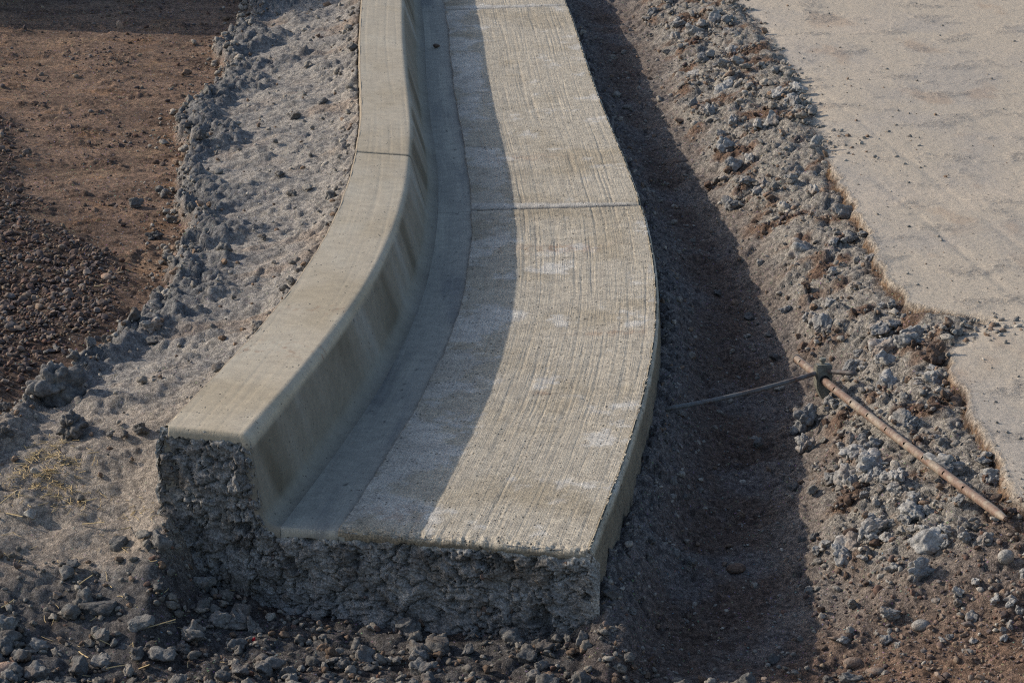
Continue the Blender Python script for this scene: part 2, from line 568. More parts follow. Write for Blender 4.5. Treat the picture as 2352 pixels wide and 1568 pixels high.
def build_channel(v0, v1):
    v = v_samples(v0, v1)
    uJ, uB, uF, uK = widths(v)
    k = np.linspace(0, 1, 44)
    ua = uJ - 0.014; ub = uB - 0.034
    U = ua[:, None] + (ub - ua)[:, None] * k[None]
    V = v[:, None] * np.ones_like(U)
    z = -0.0165 - 0.0045 * k[None] + 0 * V
    z = z + 0.0012 * fbm(U * 14, V * 4, 3, 121) + joint_dip(V - 0.004 * gnoise(U * 22, V * 0, 6), 0.004, 0.0028)
    z = z - 0.0006 * np.clip(gnoise(U * 150, V * 1.5, 123), 0, 1)
    c = np.broadcast_to(srgb(146, 143, 133), U.shape + (3,)).copy()
    dk = sstep(0.0, 0.45, fbm(U * 11, V * 1.5, 4, 125))
    c = lerp(c, srgb(112, 112, 110), (0.75 * dk)[..., None])
    c = lerp(c, srgb(168, 164, 150), (0.6 * sstep(0.05, 0.4, fbm(U * 13, V * 1.1 + 5, 4, 127)))[..., None])
    edge = np.exp(-((U - uJ[:, None]) / 0.006) ** 2)
    c = lerp(c, C_GREY * 0.4, (0.55 * edge * sstep(-0.3, 0.3, fbm(V * 20, U * 10, 3, 129)))[..., None])
    c = lerp(c, srgb(70, 68, 66), (0.75 * sstep(0.38, 0.5, fbm(U * 60, V * 28, 3, 131) * np.exp(-((k[None] - 0.5) / 0.25) ** 2)))[..., None])
    U0, V0, z0 = U, V, z
    U, V, z = nose(U, V, z, v0)
    c = np.concatenate([c[:1]] * (len(U) - len(U0)) + [c])
    X, Y = on_path(U, V)
    me = make_mesh('flow_channel', np.stack([X, Y, z], -1).reshape(-1, 3), grid_faces(*U.shape)[:, ::-1],
                   attrs={'col': rgba(c.reshape(-1, 3)), 'uvw': np.stack([U, V, z], -1).reshape(-1, 3)})
    return link('flow_channel', me, M_CHAN, slab)


def curb_section(uB, uF, uK, k=0.0):
    """(n,2) polyline from the channel up the face, over the top, down the back"""
    pts = []
    # fillet at the foot
    a = np.linspace(-math.pi / 2, -0.2, 14); r = 0.034
    pts.append(np.stack([uB - 0.034 + r * np.cos(a) * 0.97, -0.0212 + r + r * np.sin(a)], -1))
    f0 = pts[0][-1]
    f1 = np.array([uF - 0.006, 0.118 + 0.020 * k])
    tt = np.linspace(0, 1, 26)[1:-1, None]
    pts.append(f0 + (f1 - f0) * tt)
    a = np.linspace(math.pi - 0.25, math.pi / 2 + 0.1, 9); r = 0.02
    pts.append(np.stack([f1[0] + r + r * np.cos(a), 0.117 + 0.020 * k + r * np.sin(a)], -1))
    t0 = pts[-1][-1]; t1 = np.array([uK - 0.005, 0.1475 + 0.009 * k])
    tt = np.linspace(0, 1, 62)[1:-1, None]
    pts.append(t0 + (t1 - t0) * tt)
    a = np.linspace(math.pi / 2, 0, 6); r = 0.005
    pts.append(np.stack([uK - r + r * np.cos(a), 0.1425 + 0.009 * k + r * np.sin(a)], -1))
    pts.append(np.stack([np.full(7, uK + 0.002), np.linspace(0.12, -0.235, 7)], -1))
    return np.concatenate(pts)


def nose_out(U, V, Z, v0):
    """same for the kerb: the skin turns in, square to its own section"""
    if v0 > 0:
        return U, V, Z
    du = np.gradient(U[0]); dz = np.gradient(Z[0]); L = np.hypot(du, dz) + 1e-9
    nu_, nz_ = dz / L, -du / L                       # into the concrete
    s = np.sign(np.interp(0.3, [0, 1], [nz_.min(), nz_.min()])) if False else 1.0
    j1 = 0.002 * gnoise(np.arange(U.shape[1])[None] * 0.35, U[:1] * 0 + 0.5, 35)
    out = [(0.020 + 2 * j1, 0.004), (0.012 + j1, 0.0055), (0.003, 0.0035)]
    return (np.concatenate([U[:1] + k * nu_ for k, _ in out] + [U]), np.concatenate([V[:1] - np.where(np.arange(U.shape[1])[None] > U.shape[1] - 15, -0.004, b) for _, b in out] + [V]),
            np.concatenate([Z[:1] + k * nz_ for k, _ in out] + [Z]))


def build_curb(v0, v1):
    v = v_samples(v0, v1)
    sec = np.stack([curb_section(*[float(q) for q in widths(np.array(x))[1:]], k=float(np.clip(1 - x / 2.2, 0, 1))) for x in v])      # (nv, n, 2)
    U = sec[..., 0].copy(); Z = sec[..., 1].copy(); V = v[:, None] * np.ones_like(U)
    n = U.shape[1]
    top = sstep(0.125, 0.137, Z) * (Z > 0)
    Z = Z + top * (0.0010 * fbm(U * 9, V * 4, 3, 143) - 0.0007 * np.clip(gnoise(U * 75, V * 1.3, 141) - 0.1, 0, 1))
    Z = Z + joint_dip(V, 0.009, 0.0045) * sstep(0.02, 0.1, Z)
    # the hand-formed face is not quite straight
    face = sstep(-0.02, 0.01, Z) * (1 - top)
    idx = np.arange(n)[None]
    front = (idx < 48)
    U = U + face * front * (0.0028 * gnoise(V * 3.0, Z * 4, 145) + 0.0007 * fbm(V * 30, Z * 40, 3, 147))
    U = U + joint_dip(V, -0.003, 0.003) * face * front
    back = (idx >= n - 13)
    U = U + back * 0.003 * (fbm(V * 9, Z * 12, 4, 149) - 0.5)
    nq = len(U)
    U, V, Z = nose_out(U, V, Z, v0)
    top, face = [np.concatenate([q[:1]] * (len(U) - nq) + [q]) for q in (top, face)]
    X, Y = on_path(U, V)
    c = np.broadcast_to(srgb(169, 159, 141), U.shape + (3,)).copy()
    c = lerp(c, srgb(156, 143, 120), (0.6 * sstep(-0.1, 0.45, fbm(U * 4, V * 2.4, 4, 151)))[..., None])
    c = lerp(c, srgb(176, 169, 153), (0.55 * sstep(0.05, 0.5, fbm(U * 6, V * 3.1 + 9, 4, 153)))[..., None])
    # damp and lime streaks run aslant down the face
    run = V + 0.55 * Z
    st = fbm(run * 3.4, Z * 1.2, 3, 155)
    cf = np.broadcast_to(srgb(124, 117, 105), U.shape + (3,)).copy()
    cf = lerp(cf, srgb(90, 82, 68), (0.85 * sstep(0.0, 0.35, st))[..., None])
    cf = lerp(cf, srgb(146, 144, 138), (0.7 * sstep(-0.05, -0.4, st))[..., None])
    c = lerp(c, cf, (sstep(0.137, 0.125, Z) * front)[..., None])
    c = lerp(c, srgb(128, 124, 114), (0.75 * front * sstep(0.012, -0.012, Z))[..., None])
    c = lerp(c, srgb(128, 118, 104), (0.8 * back)[..., None])
    for j in JOINTS:
        c = lerp(c, srgb(78, 74, 66), (0.9 * np.exp(-((V - j) / 0.007) ** 2) * sstep(-0.01, 0.03, Z))[..., None])
    # dust of red earth on the top
    for (v0_, k_, a_) in ((0.62, 0.06, 0.7), (0.95, 0.04, 0.45)):
        c = lerp(c, srgb(122, 84, 62), (a_ * np.exp(-((V - v0_) / k_) ** 2) * top * sstep(0.12, 0.5, fbm(U * 50, V * 40, 3, 157)))[..., None])
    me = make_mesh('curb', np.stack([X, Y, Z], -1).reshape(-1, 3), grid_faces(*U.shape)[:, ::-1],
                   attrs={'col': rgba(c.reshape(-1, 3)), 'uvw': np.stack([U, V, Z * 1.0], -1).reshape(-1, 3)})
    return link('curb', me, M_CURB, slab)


def build_end():
    """rough broken face: a sheet over the whole section, pushed in and out"""
    secz = curb_section(*[float(q) for q in widths(np.array(0.0))[1:]], k=1.0)
    uJ, uB, uF, uK = [float(q) for q in widths(np.array(0.0))]
    m = secz[: -7]
    top_u = np.concatenate([[-0.02, 0.0, 0.012, uJ - 0.002, uJ, m[0, 0] - 0.01], m[:, 0]])
    top_z = np.concatenate([[-0.03, -0.010, -0.001, -0.013, -0.017, -0.0212], m[:, 1]])
    nu = 330; nz = 135
    u = np.linspace(-0.013, uK + 0.007, nu)
    # columns crowd on the kerb face
    dens = 1 + 5 * np.exp(-((u - (uB + uF) / 2) / 0.03) ** 2)
    cu = np.cumsum(dens); u = np.interp(np.linspace(cu[0], cu[-1], nu), cu, u)
    zt = np.interp(u, top_u, top_z) - 0.0015 - 0.022 * sstep(uK - 0.004, uK + 0.003, u)
    k = np.linspace(0, 1, nz)
    U = u[None] + 0 * k[:, None]
    Z = -0.24 + (zt[None] + 0.24) * k[:, None]
    X, Y = on_path(U, U * 0)
    ex, ey = X[0, -1] - X[0, 0], Y[0, -1] - Y[0, 0]
    L = math.hypot(ex, ey); ex /= L; ey /= L              # towards the kerb back
    ox, oy = ey, -ex                                       # out of the face
    if oy > 0:
        ox, oy = -ox, -oy
    dt = zt[None] - Z                                      # depth below the skin
    inner = sstep(0.010, 0.026, dt + 0.014 * fbm(U * 25, Z * 25, 3, 161)) * sstep(-0.013, 0.012, U) * sstep(uK + 0.009, uK - 0.002, U)
    wu = U + 0.012 * fbm(U * 30, Z * 30, 3, 162); wz = Z + 0.012 * fbm(U * 30 + 7, Z * 30, 3, 164)
    kn = 0.004 * knobs(wu * 24, wz * 24, 163) + 0.004 * knobs(wu * 48 + 3, wz * 48, 165) + 0.005 * knobs(wu * 90, wz * 90, 167) + 0.009 * fbm(U * 45, Z * 45, 4, 168, 0.65)
    low = 0.016 * fbm(U * 11, Z * 11, 5, 169, 0.6)
    cav = -0.024 * sstep(0.30, 0.5, fbm(U * 17 + 5, Z * 17, 3, 171))
    crack = -0.014 * np.exp(-(np.abs(fbm(U * 20 + 8, Z * 20, 4, 173)) / 0.035) ** 2)
    grain = 0.0026 * fbm(U * 160, Z * 160, 3, 175)
    D = inner * (kn - 0.002 + low + cav + crack) + grain + (1 - inner) * (0.004 * fbm(U * 40, Z * 40, 3, 177))
    D = D + 0.002 + 0.045 * sstep(-0.15, -0.24, Z) * inner * (0.6 + fbm(U * 12, Z * 0, 3, 178))
    # the kerb-back corner is ragged
    sh = sstep(uK - 0.05, uK, U) * (0.003 + 0.014 * np.abs(fbm(Z * 24, U * 5, 4, 179)) + 0.009 * knobs(Z * 42, U * 8, 181))
    X = X + D * ox + sh * ex; Y = Y + D * oy + sh * ey
    Z = Z - 0.003 * sstep(0.985, 1.0, k)[:, None] * (0.4 + np.abs(fbm(U * 70, Z, 3, 183))) * (U > 0.02)
    c = np.broadcast_to(srgb(132, 130, 128), U.shape + (3,)).copy()
    c = lerp(c, srgb(96, 93, 91), (0.85 * sstep(-0.1, 0.4, fbm(U * 14, Z * 14, 4, 185)))[..., None])
    c = lerp(c, srgb(160, 160, 159), (0.55 * sstep(0.1, 0.5, fbm(U * 24 + 9, Z * 24, 4, 187)))[..., None])
    c = lerp(c, srgb(96, 86, 74), (0.5 * sstep(0.15, 0.4, fbm(U * 9 + 2, Z * 9, 3, 189)))[..., None])
    c = lerp(srgb(158, 157, 153), c, inner[..., None])
    me = make_mesh('end_face', np.stack([X, Y, Z], -1).reshape(-1, 3), grid_faces(nz, nu),
                   attrs={'col': rgba(c.reshape(-1, 3)), 'uvw': np.stack([U, Z, D], -1).reshape(-1, 3)})
    o = link('end_face', me, M_END, slab, label='dark rough broken concrete end with exposed stones')
    return o, (X, Y, Z, U, D, np.array([ox, oy]))


segs = [(0.0, JOINTS[0]), (JOINTS[0], JOINTS[1]), (JOINTS[1], V_END)]
for a_, b_ in segs:
    build_pan(a_, b_)
for a_, b_ in segs:
    build_channel(a_, b_)
for a_, b_ in segs:
    build_curb(a_, b_)
end_face, END = build_end()

# ------------------------------------------------------------------ terrain
LEFT_EDGE = [(560, -60), (565, 0), (575, 40), (505, 80), (490, 105), (520, 145), (490, 190), (440, 235), (398, 265), (402, 300), (440, 335), (405, 370), (405, 420), (400, 470), (425, 510), (395, 570), (388, 620), (370, 665), (330, 705), (255, 765), (200, 815), (150, 850), (70, 905), (0, 955), (-150, 1060), (-400, 1200)]
RIGHT_EDGE = [(1640, -80), (1690, 0), (1745, 55), (1780, 110), (1815, 160), (1850, 215), (1868, 262), (1870, 300), (1898, 360), (1935, 430), (1975, 500), (2000, 555), (2030, 612), (2075, 690), (2170, 712), (2262, 730), (2212, 762), (2168, 800), (2195, 872), (2232, 942), (2282, 1040), (2312, 1112), (2352, 1152), (2460, 1300), (2600, 1500), (2700, 1700)]
le = np.array([at(x, y, 0.03)[:2] for x, y in LEFT_EDGE]); le = le[np.argsort(le[:, 1])]
re_ = np.array([at(x, y, 0.0)[:2] for x, y in RIGHT_EDGE]); re_ = re_[np.argsort(re_[:, 1])]
_ly = np.linspace(4.75, 15, 600)
_lv = np.interp(_ly, _yy, _vv)
_bx, _by = on_path(widths(_lv)[3], _lv)
END_A = np.array([END[0][0, 0], END[1][0, 0]]) if False else np.array(on_path(0.0, 0.0))
END_B = np.array(on_path(float(widths(np.array(0.0))[3]), 0.0))


def x_lip(y):
    return np.where(y < _yy[0], _xx[0] + (y - _yy[0]) * 0.15, np.interp(y, _yy, _xx))


def x_back(y):
    o = np.argsort(_by)
    return np.where(y < END_B[1], END_B[0] + (y - END_B[1]) * 0.1, np.interp(y, _by[o], _bx[o]))


def x_left(y):
    return np.where(y < le[0, 1], le[0, 0] + (y - le[0, 1]) * 2.0, np.interp(y, le[:, 1], le[:, 0]))


def x_right(y):
    return np.where(y < re_[0, 1], re_[0, 0], np.interp(y, re_[:, 1], re_[:, 0]))


def behind_end(x, y):
    """signed distance along the slab from the broken end (positive: slab side)"""
    d = END_B - END_A; L = np.hypot(*d)
    nx, ny = d[1] / L, -d[0] / L                 # normal
    if ny < 0:
        nx, ny = -nx, -ny
    return (x - END_A[0]) * nx + (y - END_A[1]) * ny


GRAVEL = np.array([at(x, y, 0.0)[:2] for x, y in [(-260, 180), (-40, 250), (40, 330), (30, 420), (90, 500), (150, 560), (235, 600), (275, 650), (262, 715), (225, 775), (165, 815), (70, 850), (0, 905), (-260, 960)]])


def poly_dist(x, y, P):
    """signed distance to polygon, negative inside"""
    d = np.full(np.shape(x), 1e9); inside = np.zeros(np.shape(x), bool)
    n = len(P)
    for i in range(n):
        a = P[i]; b = P[(i + 1) % n]
        ex, ey = b - a
        t = np.clip(((x - a[0]) * ex + (y - a[1]) * ey) / (ex * ex + ey * ey), 0, 1)
        d = np.minimum(d, (x - a[0] - t * ex) ** 2 + (y - a[1] - t * ey) ** 2)
        cond = ((a[1] > y) != (b[1] > y)) & (x < (b[0] - a[0]) * (y - a[1]) / (b[1] - a[1] + 1e-12) + a[0])
        inside ^= cond
    d = np.sqrt(d)
    return np.where(inside, -d, d)


def bank_start(y):
    """where the rubble heap begins, as a share of the way from the lip to the packed ground"""
    return np.interp(y, [4.2, 4.9, 5.3, 5.75, 6.6, 7.6, 8.6, 10.0, 11], [0.62, 0.58, 0.50, 0.56, 0.60, 0.50, 0.38, 0.45, 0.5])


def edge_sharp(y):
    """1 where the packed ground breaks off in a clean step"""
    return np.interp(y, [4.2, 4.8, 5.0, 5.9, 6.02, 6.12, 6.3, 6.36, 7.7, 7.85, 9, 12], [0.2, 0.6, 1, 1, 0.35, 0.3, 0.9, 1, 1, 0.15, 0.1, 0.1])


def terrain(x, y, detail=True):
    fade = sstep(3.4, 2.6, np.abs(x)) * sstep(2.9, 3.6, y) * sstep(13.5, 11.5, y) if detail else 0.0
    xb, xl, xg, xp = x_back(y), x_lip(y), x_left(y), x_right(y)
    xg = xg + fade * (0.035 * fbm(x * 9, y * 9, 4, 201) + 0.008 * knobs(x * 16, y * 16, 203))
    xp = xp + fade * (0.034 * fbm(x * 7, y * 7, 4, 205, 0.6) + 0.006 * fbm(x * 30, y * 30, 3, 207))
    be = behind_end(x, y)
    # ---- left bank
    dl = xb - x
    wap = np.maximum(xb - xg, 0.15)
    tl = dl / wap
    grey = sstep(-0.012, 0.02, x - xg)
    brownz = -0.005 + 0.012 * fbm(x * 1.4, y * 1.4, 3, 211) + 0.006 * fbm(x * 7, y * 7, 4, 213)
    gd = poly_dist(x, y, GRAVEL)
    gmask = sstep(0.10, -0.08, gd + 0.08 * fbm(x * 5, y * 5, 3, 215))
    brownz = brownz + gmask * (0.018 + 0.010 * knobs(x * 34, y * 34, 217) + 0.012 * fbm(x * 4, y * 4, 3, 219))
    rough_n = sstep(0.05, 0.45, fbm(x * 6, y * 9, 3, 221))
    brownz = brownz + (1 - gmask) * (0.012 * rough_n * knobs(x * 48, y * 48, 223) + 0.007 * fbm(x * 38, y * 38, 3, 225) * (0.35 + rough_n) + 0.006 * knobs(x * 75, y * 75, 224) * sstep(0.0, 0.4, fbm(x * 9, y * 11, 3, 222)))
    wl = 0.07 + 0.19 * sstep(-0.25, 0.5, fbm(x * 1.3, y * 1.9, 2, 226)) * sstep(5.4, 6.6, y)
    edge = grey * sstep(1.25, 0.55, (x - xg) / wl + 0.35 * fbm(x * 6, y * 8, 3, 228))
    far_edge = np.clip(edge + 0.62 * sstep(0.15, 0.45, fbm(x * 3.5, y * 4.5, 3, 227)) * grey * sstep(0.2, 0.5, tl), 0, 1)
    near_curb = np.exp(-(dl / 0.05) ** 2)
    apz = lerp(0.100, 0.006, np.clip(tl, 0, 1)) + 0.020 * fbm(x * 2.2, y * 4.0, 3, 229)
    drag = fbm(x * 5 + y * 3, y * 24 - x * 3, 4, 231)                       # dragged and scraped across
    apz = apz + 0.016 * drag + 0.010 * np.abs(fbm(x * 8 + y * 3, y * 13, 4, 232)) + 0.007 * fbm(x * 26, y * 34, 3, 233)
    wx = x + 0.016 * fbm(x * 22, y * 22, 3, 234); wy = y + 0.016 * fbm(x * 22 + 9, y * 22, 3, 236)
    lump = 0.026 * knobs(wx * 13, wy * 13, 235) + 0.018 * knobs(wx * 29, wy * 29, 237) + 0.012 * knobs(wx * 56, wy * 56, 239) + 0.02 * fbm(x * 5, y * 6, 3, 240)
    apz = apz + far_edge * lump * 1.15 + (1 - far_edge) * (0.011 * knobs(wx * 48, wy * 52, 241) * sstep(-0.15, 0.35, fbm(x * 5, y * 8, 3, 243)))
    apz = apz + near_curb * (0.014 + 0.022 * fbm(x * 14, y * 14, 4, 245) + 0.014 * knobs(wx * 40, wy * 40, 246))
    zl = lerp(brownz, apz, grey)
    # ---- foreground below the broken end
    frontz = -0.20 + 0.02 * fbm(x * 3, y * 3, 3, 251) + 0.07 * sstep(4.60, 4.30, y)
    rub = sstep(5.10, 4.85, y + 0.10 * fbm(x * 4, y * 4, 3, 253))
    frontl = 0.022 * knobs(x * 19, y * 19, 255) + 0.012 * knobs(x * 40, y * 40, 257) + 0.006 * knobs(x * 80, y * 80, 259)
    frontz = frontz + frontl * (0.55 + 0.45 * fbm(x * 5, y * 5, 3, 261))
    frontz = frontz + 0.045 * np.exp(-((x + 0.62) / 0.16) ** 2 - ((y - 4.86) / 0.16) ** 2)
    frontz = frontz + (0.045 + 0.02 * fbm(x * 14, y * 14, 3, 264)) * np.exp(-((x - 0.19) / 0.11) ** 2 - ((y - 4.72) / 0.13) ** 2)
    kx = sstep(4.50, 5.45, y + 0.05 * fbm(x * 3, y * 3, 3, 263) + 0.10 * sstep(-0.75, -1.2, x))
    zleft = lerp(frontz, zl, kx)
    # ---- trench and right bank
    d = x - xl; D = np.maximum(xp - xl, 0.2); s = d / D
    zf = np.interp(y, [4.2, 5.0, 5.6, 7.0, 9.0, 11.0], [-0.205, -0.22, -0.20, -0.168, -0.135, -0.12])
    b0 = bank_start(y)
    rise = sstep(b0 - 0.22, 1.0, s)
    ztop = -0.045 + 0.03 * (1 - edge_sharp(y))
    flat = sstep(5.0, 4.6, y)
    zr = zf + 0.014 * fbm(x * 3.5, y * 2.2, 4, 271) + lerp(ztop - zf, 0.09, flat) * rise
    heap = sstep(b0 - 0.02, b0 + 0.10, s + 0.10 * fbm(x * 6, y * 6, 3, 273)) * sstep(1.10, 0.93, s) * sstep(4.86, 5.08, y)
    hx = x + 0.016 * fbm(x * 22, y * 22, 3, 274); hy = y + 0.016 * fbm(x * 22 + 9, y * 22, 3, 276)
    rl = 0.026 * knobs(hx * 12, hy * 12, 275) + 0.022 * knobs(hx * 26, hy * 26, 277) + 0.013 * knobs(hx * 54, hy * 54, 279)
    zr = zr + heap * rl * (0.75 + 0.4 * fbm(x * 5, y * 5, 3, 281))
    zr = zr + (1 - heap) * (0.017 * knobs(x * 30, y * 30, 283) * sstep(-0.2, 0.4, fbm(x * 5, y * 5, 3, 285)) + 0.008 * fbm(x * 50, y * 50, 3, 287) + 0.022 * fbm(x * 9, y * 9, 4, 288, 0.6))
    side = np.exp(-(np.maximum(d - 0.01, 0) / 0.085) ** 2) * sstep(-0.20, -0.02, be)
    zr = zr + side * (np.clip(-0.115 - zf, 0.02, 0.12) + 0.03 * fbm(x * 6, y * 5, 4, 289) + 0.022 * knobs(x * 21, y * 21, 290) + 0.012 * knobs(x * 44, y * 44, 292))
    # packed ground
    zp = 0.0 + 0.004 * fbm(x * 2.5, y * 2.5, 4, 291) + 0.0016 * fbm(x * 30, y * 20, 4, 293)
    scuff = sstep(0.08, 0.45, fbm(x * 5, y * 7, 4, 295))
    zp = zp + 0.0035 * scuff * knobs(x * 55, y * 55, 297)
    for off in (0.62, 0.78):                              # faint wheel tracks
        zp = zp - 0.0016 * np.exp(-((x - (xp * 0 + 0.30 + off) - (y - 8) * -0.16) / 0.012) ** 2) * sstep(0.0, 0.3, gnoise(y * 1.5, x * 0 + off * 9, 3) + 0.2)
    es = edge_sharp(y)
    wst = lerp(0.06, 0.009, es)
    plat = sstep(-wst, wst, x - xp)
    lip_drop = -0.012 * np.exp(-np.maximum(x - xp, 0) / 0.05) * (1 - es)
    zr = lerp(zr, zp + lip_drop, plat)
    zr = lerp(zr, frontz + 0.0, sstep(0.10, -0.06, d) * sstep(0.03, -0.08, be))
    # ---- choose
    right = sstep(-0.02, 0.0, d)
    underslab = (be > 0.0) & (d <= 0.0) & (x > xb)
    front_mid = sstep(-0.02, 0.06, x - xb) * (be <= 0.0)
    z = np.where(x < xb, zleft, np.where(underslab, -0.25, np.where(d > 0, zr, frontz)))
    # blend front strip into the left bank and into the right ground
    mid = (~underslab) & (x >= xb) & (d <= 0)
    z = np.where(mid, lerp(zleft, frontz, sstep(0.0, 0.10, x - xb)), z)
    # ---- colour
    if not detail:
        return z
    cb = np.broadcast_to(srgb(132, 109, 92), x.shape + (3,)).copy()
    cb = lerp(cb, srgb(98, 80, 68), (0.8 * sstep(-0.15, 0.4, fbm(x * 3.2, y * 4.5, 4, 301)))[..., None])
    cb = lerp(cb, srgb(152, 126, 102), (0.65 * sstep(0.05, 0.5, fbm(x * 3 + 5, y * 5, 4, 303)))[..., None])
    cb = lerp(cb, srgb(150, 112, 76), (0.35 * sstep(0.2, 0.5, fbm(x * 6 + 2, y * 8, 3, 305)))[..., None])
    cb = lerp(cb, srgb(88, 72, 62), (0.55 * sstep(0.05, 0.4, fbm(x * 9, y * 11, 3, 222)))[..., None])
    cb = lerp(cb, srgb(74, 62, 56), (0.85 * gmask)[..., None])
    ca = np.broadcast_to(srgb(150, 145, 138), x.shape + (3,)).copy()
    ca = lerp(ca, srgb(126, 124, 122), (0.7 * sstep(-0.15, 0.4, fbm(x * 5, y * 9, 4, 307)))[..., None])
    ca = lerp(ca, srgb(164, 157, 148), (0.7 * sstep(0.05, 0.45, fbm(x * 4 + 7, y * 10, 4, 309)))[..., None])
    ca = lerp(ca, srgb(146, 128, 112), (0.6 * sstep(0.05, 0.45, fbm(x * 3 + 1, y * 5, 4, 311)) * (1 - far_edge))[..., None])
    ca = lerp(ca, srgb(114, 114, 114), (0.9 * far_edge)[..., None])
    cl = lerp(cb, ca, grey[..., None])
    cfr = np.broadcast_to(srgb(92, 89, 87), x.shape + (3,)).copy()
    cfr = lerp(cfr, srgb(72, 60, 54), (0.75 * sstep(0.0, 0.4, fbm(x * 6, y * 6, 4, 313)))[..., None])
    cfr = lerp(cfr, srgb(116, 114, 112), (0.5 * sstep(0.1, 0.5, fbm(x * 9 + 4, y * 9, 4, 315)))[..., None])
    # dusty bank left of the end
    cbank = lerp(srgb(158, 146, 132), srgb(136, 128, 119), sstep(-0.2, 0.4, fbm(x * 6, y * 8, 4, 317))[..., None])
    bankm = sstep(4.78, 4.92, y) * sstep(5.6, 5.2, y + 0.1 * fbm(x * 4, y * 4, 3, 319))
    cl = lerp(cl, cbank, (0.75 * bankm * grey)[..., None])
    cleft = lerp(cfr, cl, sstep(4.79, 4.93, y + 0.08 * fbm(x * 5, y * 5, 3, 321))[..., None])
    ct = np.broadcast_to(srgb(104, 88, 78), x.shape + (3,)).copy()
    ct = lerp(ct, srgb(118, 112, 109), (0.75 * sstep(-0.05, 0.35, fbm(x * 4, y * 4, 4, 323)))[..., None])
    ct = lerp(ct, srgb(122, 100, 84), (0.85 * sstep(0.25, 0.7, s) * flat)[..., None])
    ct = lerp(ct, srgb(116, 114, 113), (0.8 * side)[..., None])
    heapc = lerp(srgb(150, 144, 135), srgb(118, 97, 82), sstep(0.0, 0.3, fbm(x * 7, y * 7, 4, 325))[..., None])
    dust = sstep(b0 - 0.22, b0, s + 0.08 * fbm(x * 6, y * 6, 3, 327)) * (1 - flat)
    ct = lerp(ct, srgb(136, 128, 120), (0.75 * dust)[..., None])
    ct = lerp(ct, heapc, heap[..., None])
    cpk = np.broadcast_to(srgb(172, 161, 145), x.shape + (3,)).copy()
    cpk = lerp(cpk, srgb(158, 151, 142), (0.7 * sstep(-0.1, 0.4, fbm(x * 2.6, y * 1.5, 4, 329)))[..., None])
    cpk = lerp(cpk, srgb(182, 169, 152), (0.6 * sstep(0.0, 0.45, fbm(x * 2.0 + 3, y * 1.3, 4, 331)))[..., None])
    cpk = lerp(cpk, srgb(148, 120, 96), (0.3 * sstep(0.2, 0.5, fbm(x * 5, y * 2.5, 4, 333)))[..., None])
    cpk = lerp(cpk, srgb(150, 144, 136), (0.35 * scuff)[..., None])
    cstep = lerp(srgb(114, 90, 68), srgb(90, 74, 62), sstep(-0.2, 0.3, fbm(x * 12, y * 12, 3, 335))[..., None])
    cr_ = lerp(lerp(ct, cstep, (es * sstep(-0.014, -0.006, x - xp))[..., None]), cpk, sstep(-0.002, 0.005, x - xp)[..., None])
    mixr = sstep(-0.10, 0.12, d)
    cr_ = lerp(cfr, cr_, np.where(be > 0, 1.0, mixr)[..., None])
    col = np.where((x < xb)[..., None], cleft, np.where((d > 0)[..., None], cr_, lerp(cleft, cfr, sstep(0.0, 0.1, x - xb)[..., None])))
    grit = np.where(x < xb, lerp(1.0, 0.35, grey), np.where(x > xp, 0.08, 0.75))
    mic = lerp(lerp(1.0, 0.8, grey * (x < xb)), 0.27, sstep(0.0, 0.02, x - xp) * (1 - 0.4 * scuff))
    zone = np.where((d > 0) & (x > xp), 3, np.where((x < xb) & (grey > 0.5) & (kx > 0.45), 1, np.where((d > 0), 2, 0)))
    return z, col, grit, zone, mic


def axis_dense(a, b, step_fn, outer):
    out = [a]
    while out[-1] < b:
        out.append(out[-1] + step_fn(out[-1]))
    left = []; s = step_fn(a); q = a
    while q > outer[0]:
        s *= 1.55; q -= s; left.append(q)
    right = []; s = step_fn(b); q = out[-1]
    while q < outer[1]:
        s *= 1.55; q += s; right.append(q)
    return np.array(left[::-1] + out + right)


gx = axis_dense(-2.25, 2.25, lambda x: 0.0050 + 0.0022 * max(0.0, abs(x) - 0.8), (-400, 400))
gy = axis_dense(4.15, 10.9, lambda y: 0.0053 + 0.0012 * (y - 4.2), (-300, 900))
GX, GY = np.meshgrid(gx, gy)
GX = GX.astype(np.float32); GY = GY.astype(np.float32)
from concurrent.futures import ThreadPoolExecutor
with ThreadPoolExecutor(4) as ex:
    bits = list(ex.map(lambda q: terrain(*q), zip(np.array_split(GX, 16), np.array_split(GY, 16))))
TZ, TC, TG, TZONE, TM = [np.concatenate([b[k] for b in bits]) for k in range(5)]
nr, nc = GX.shape
F = grid_faces(nr, nc)
# leave out what lies under the slab
dl_ = (x_lip(GY) - GX); inb = (behind_end(GX, GY) > 0.06) & (dl_ > 0.03) & (GX > x_back(GY) + 0.03) & (GY < 12.8)
Ff = inb.ravel()[F].all(1)
F = F[~Ff]
fz = TZONE.ravel()[F[:, 0]]
VV = np.stack([GX, GY, TZ], -1).reshape(-1, 3); CC = TC.reshape(-1, 3); GG = TG.ravel(); MM = TM.ravel()
for zid, nm in ((0, 'ground'), (1, 'concrete_spill'), (2, 'trench'), (3, 'packed_ground')):
    f = F[fz == zid]
    ids = np.unique(f); mp = np.zeros(len(VV), np.int32); mp[ids] = np.arange(len(ids))
    me = make_mesh(nm, VV[ids], mp[f], attrs={'col': rgba(CC[ids]), 'grit': GG[ids], 'mic': MM[ids]})
    link(nm, me, MG, kind='structure')


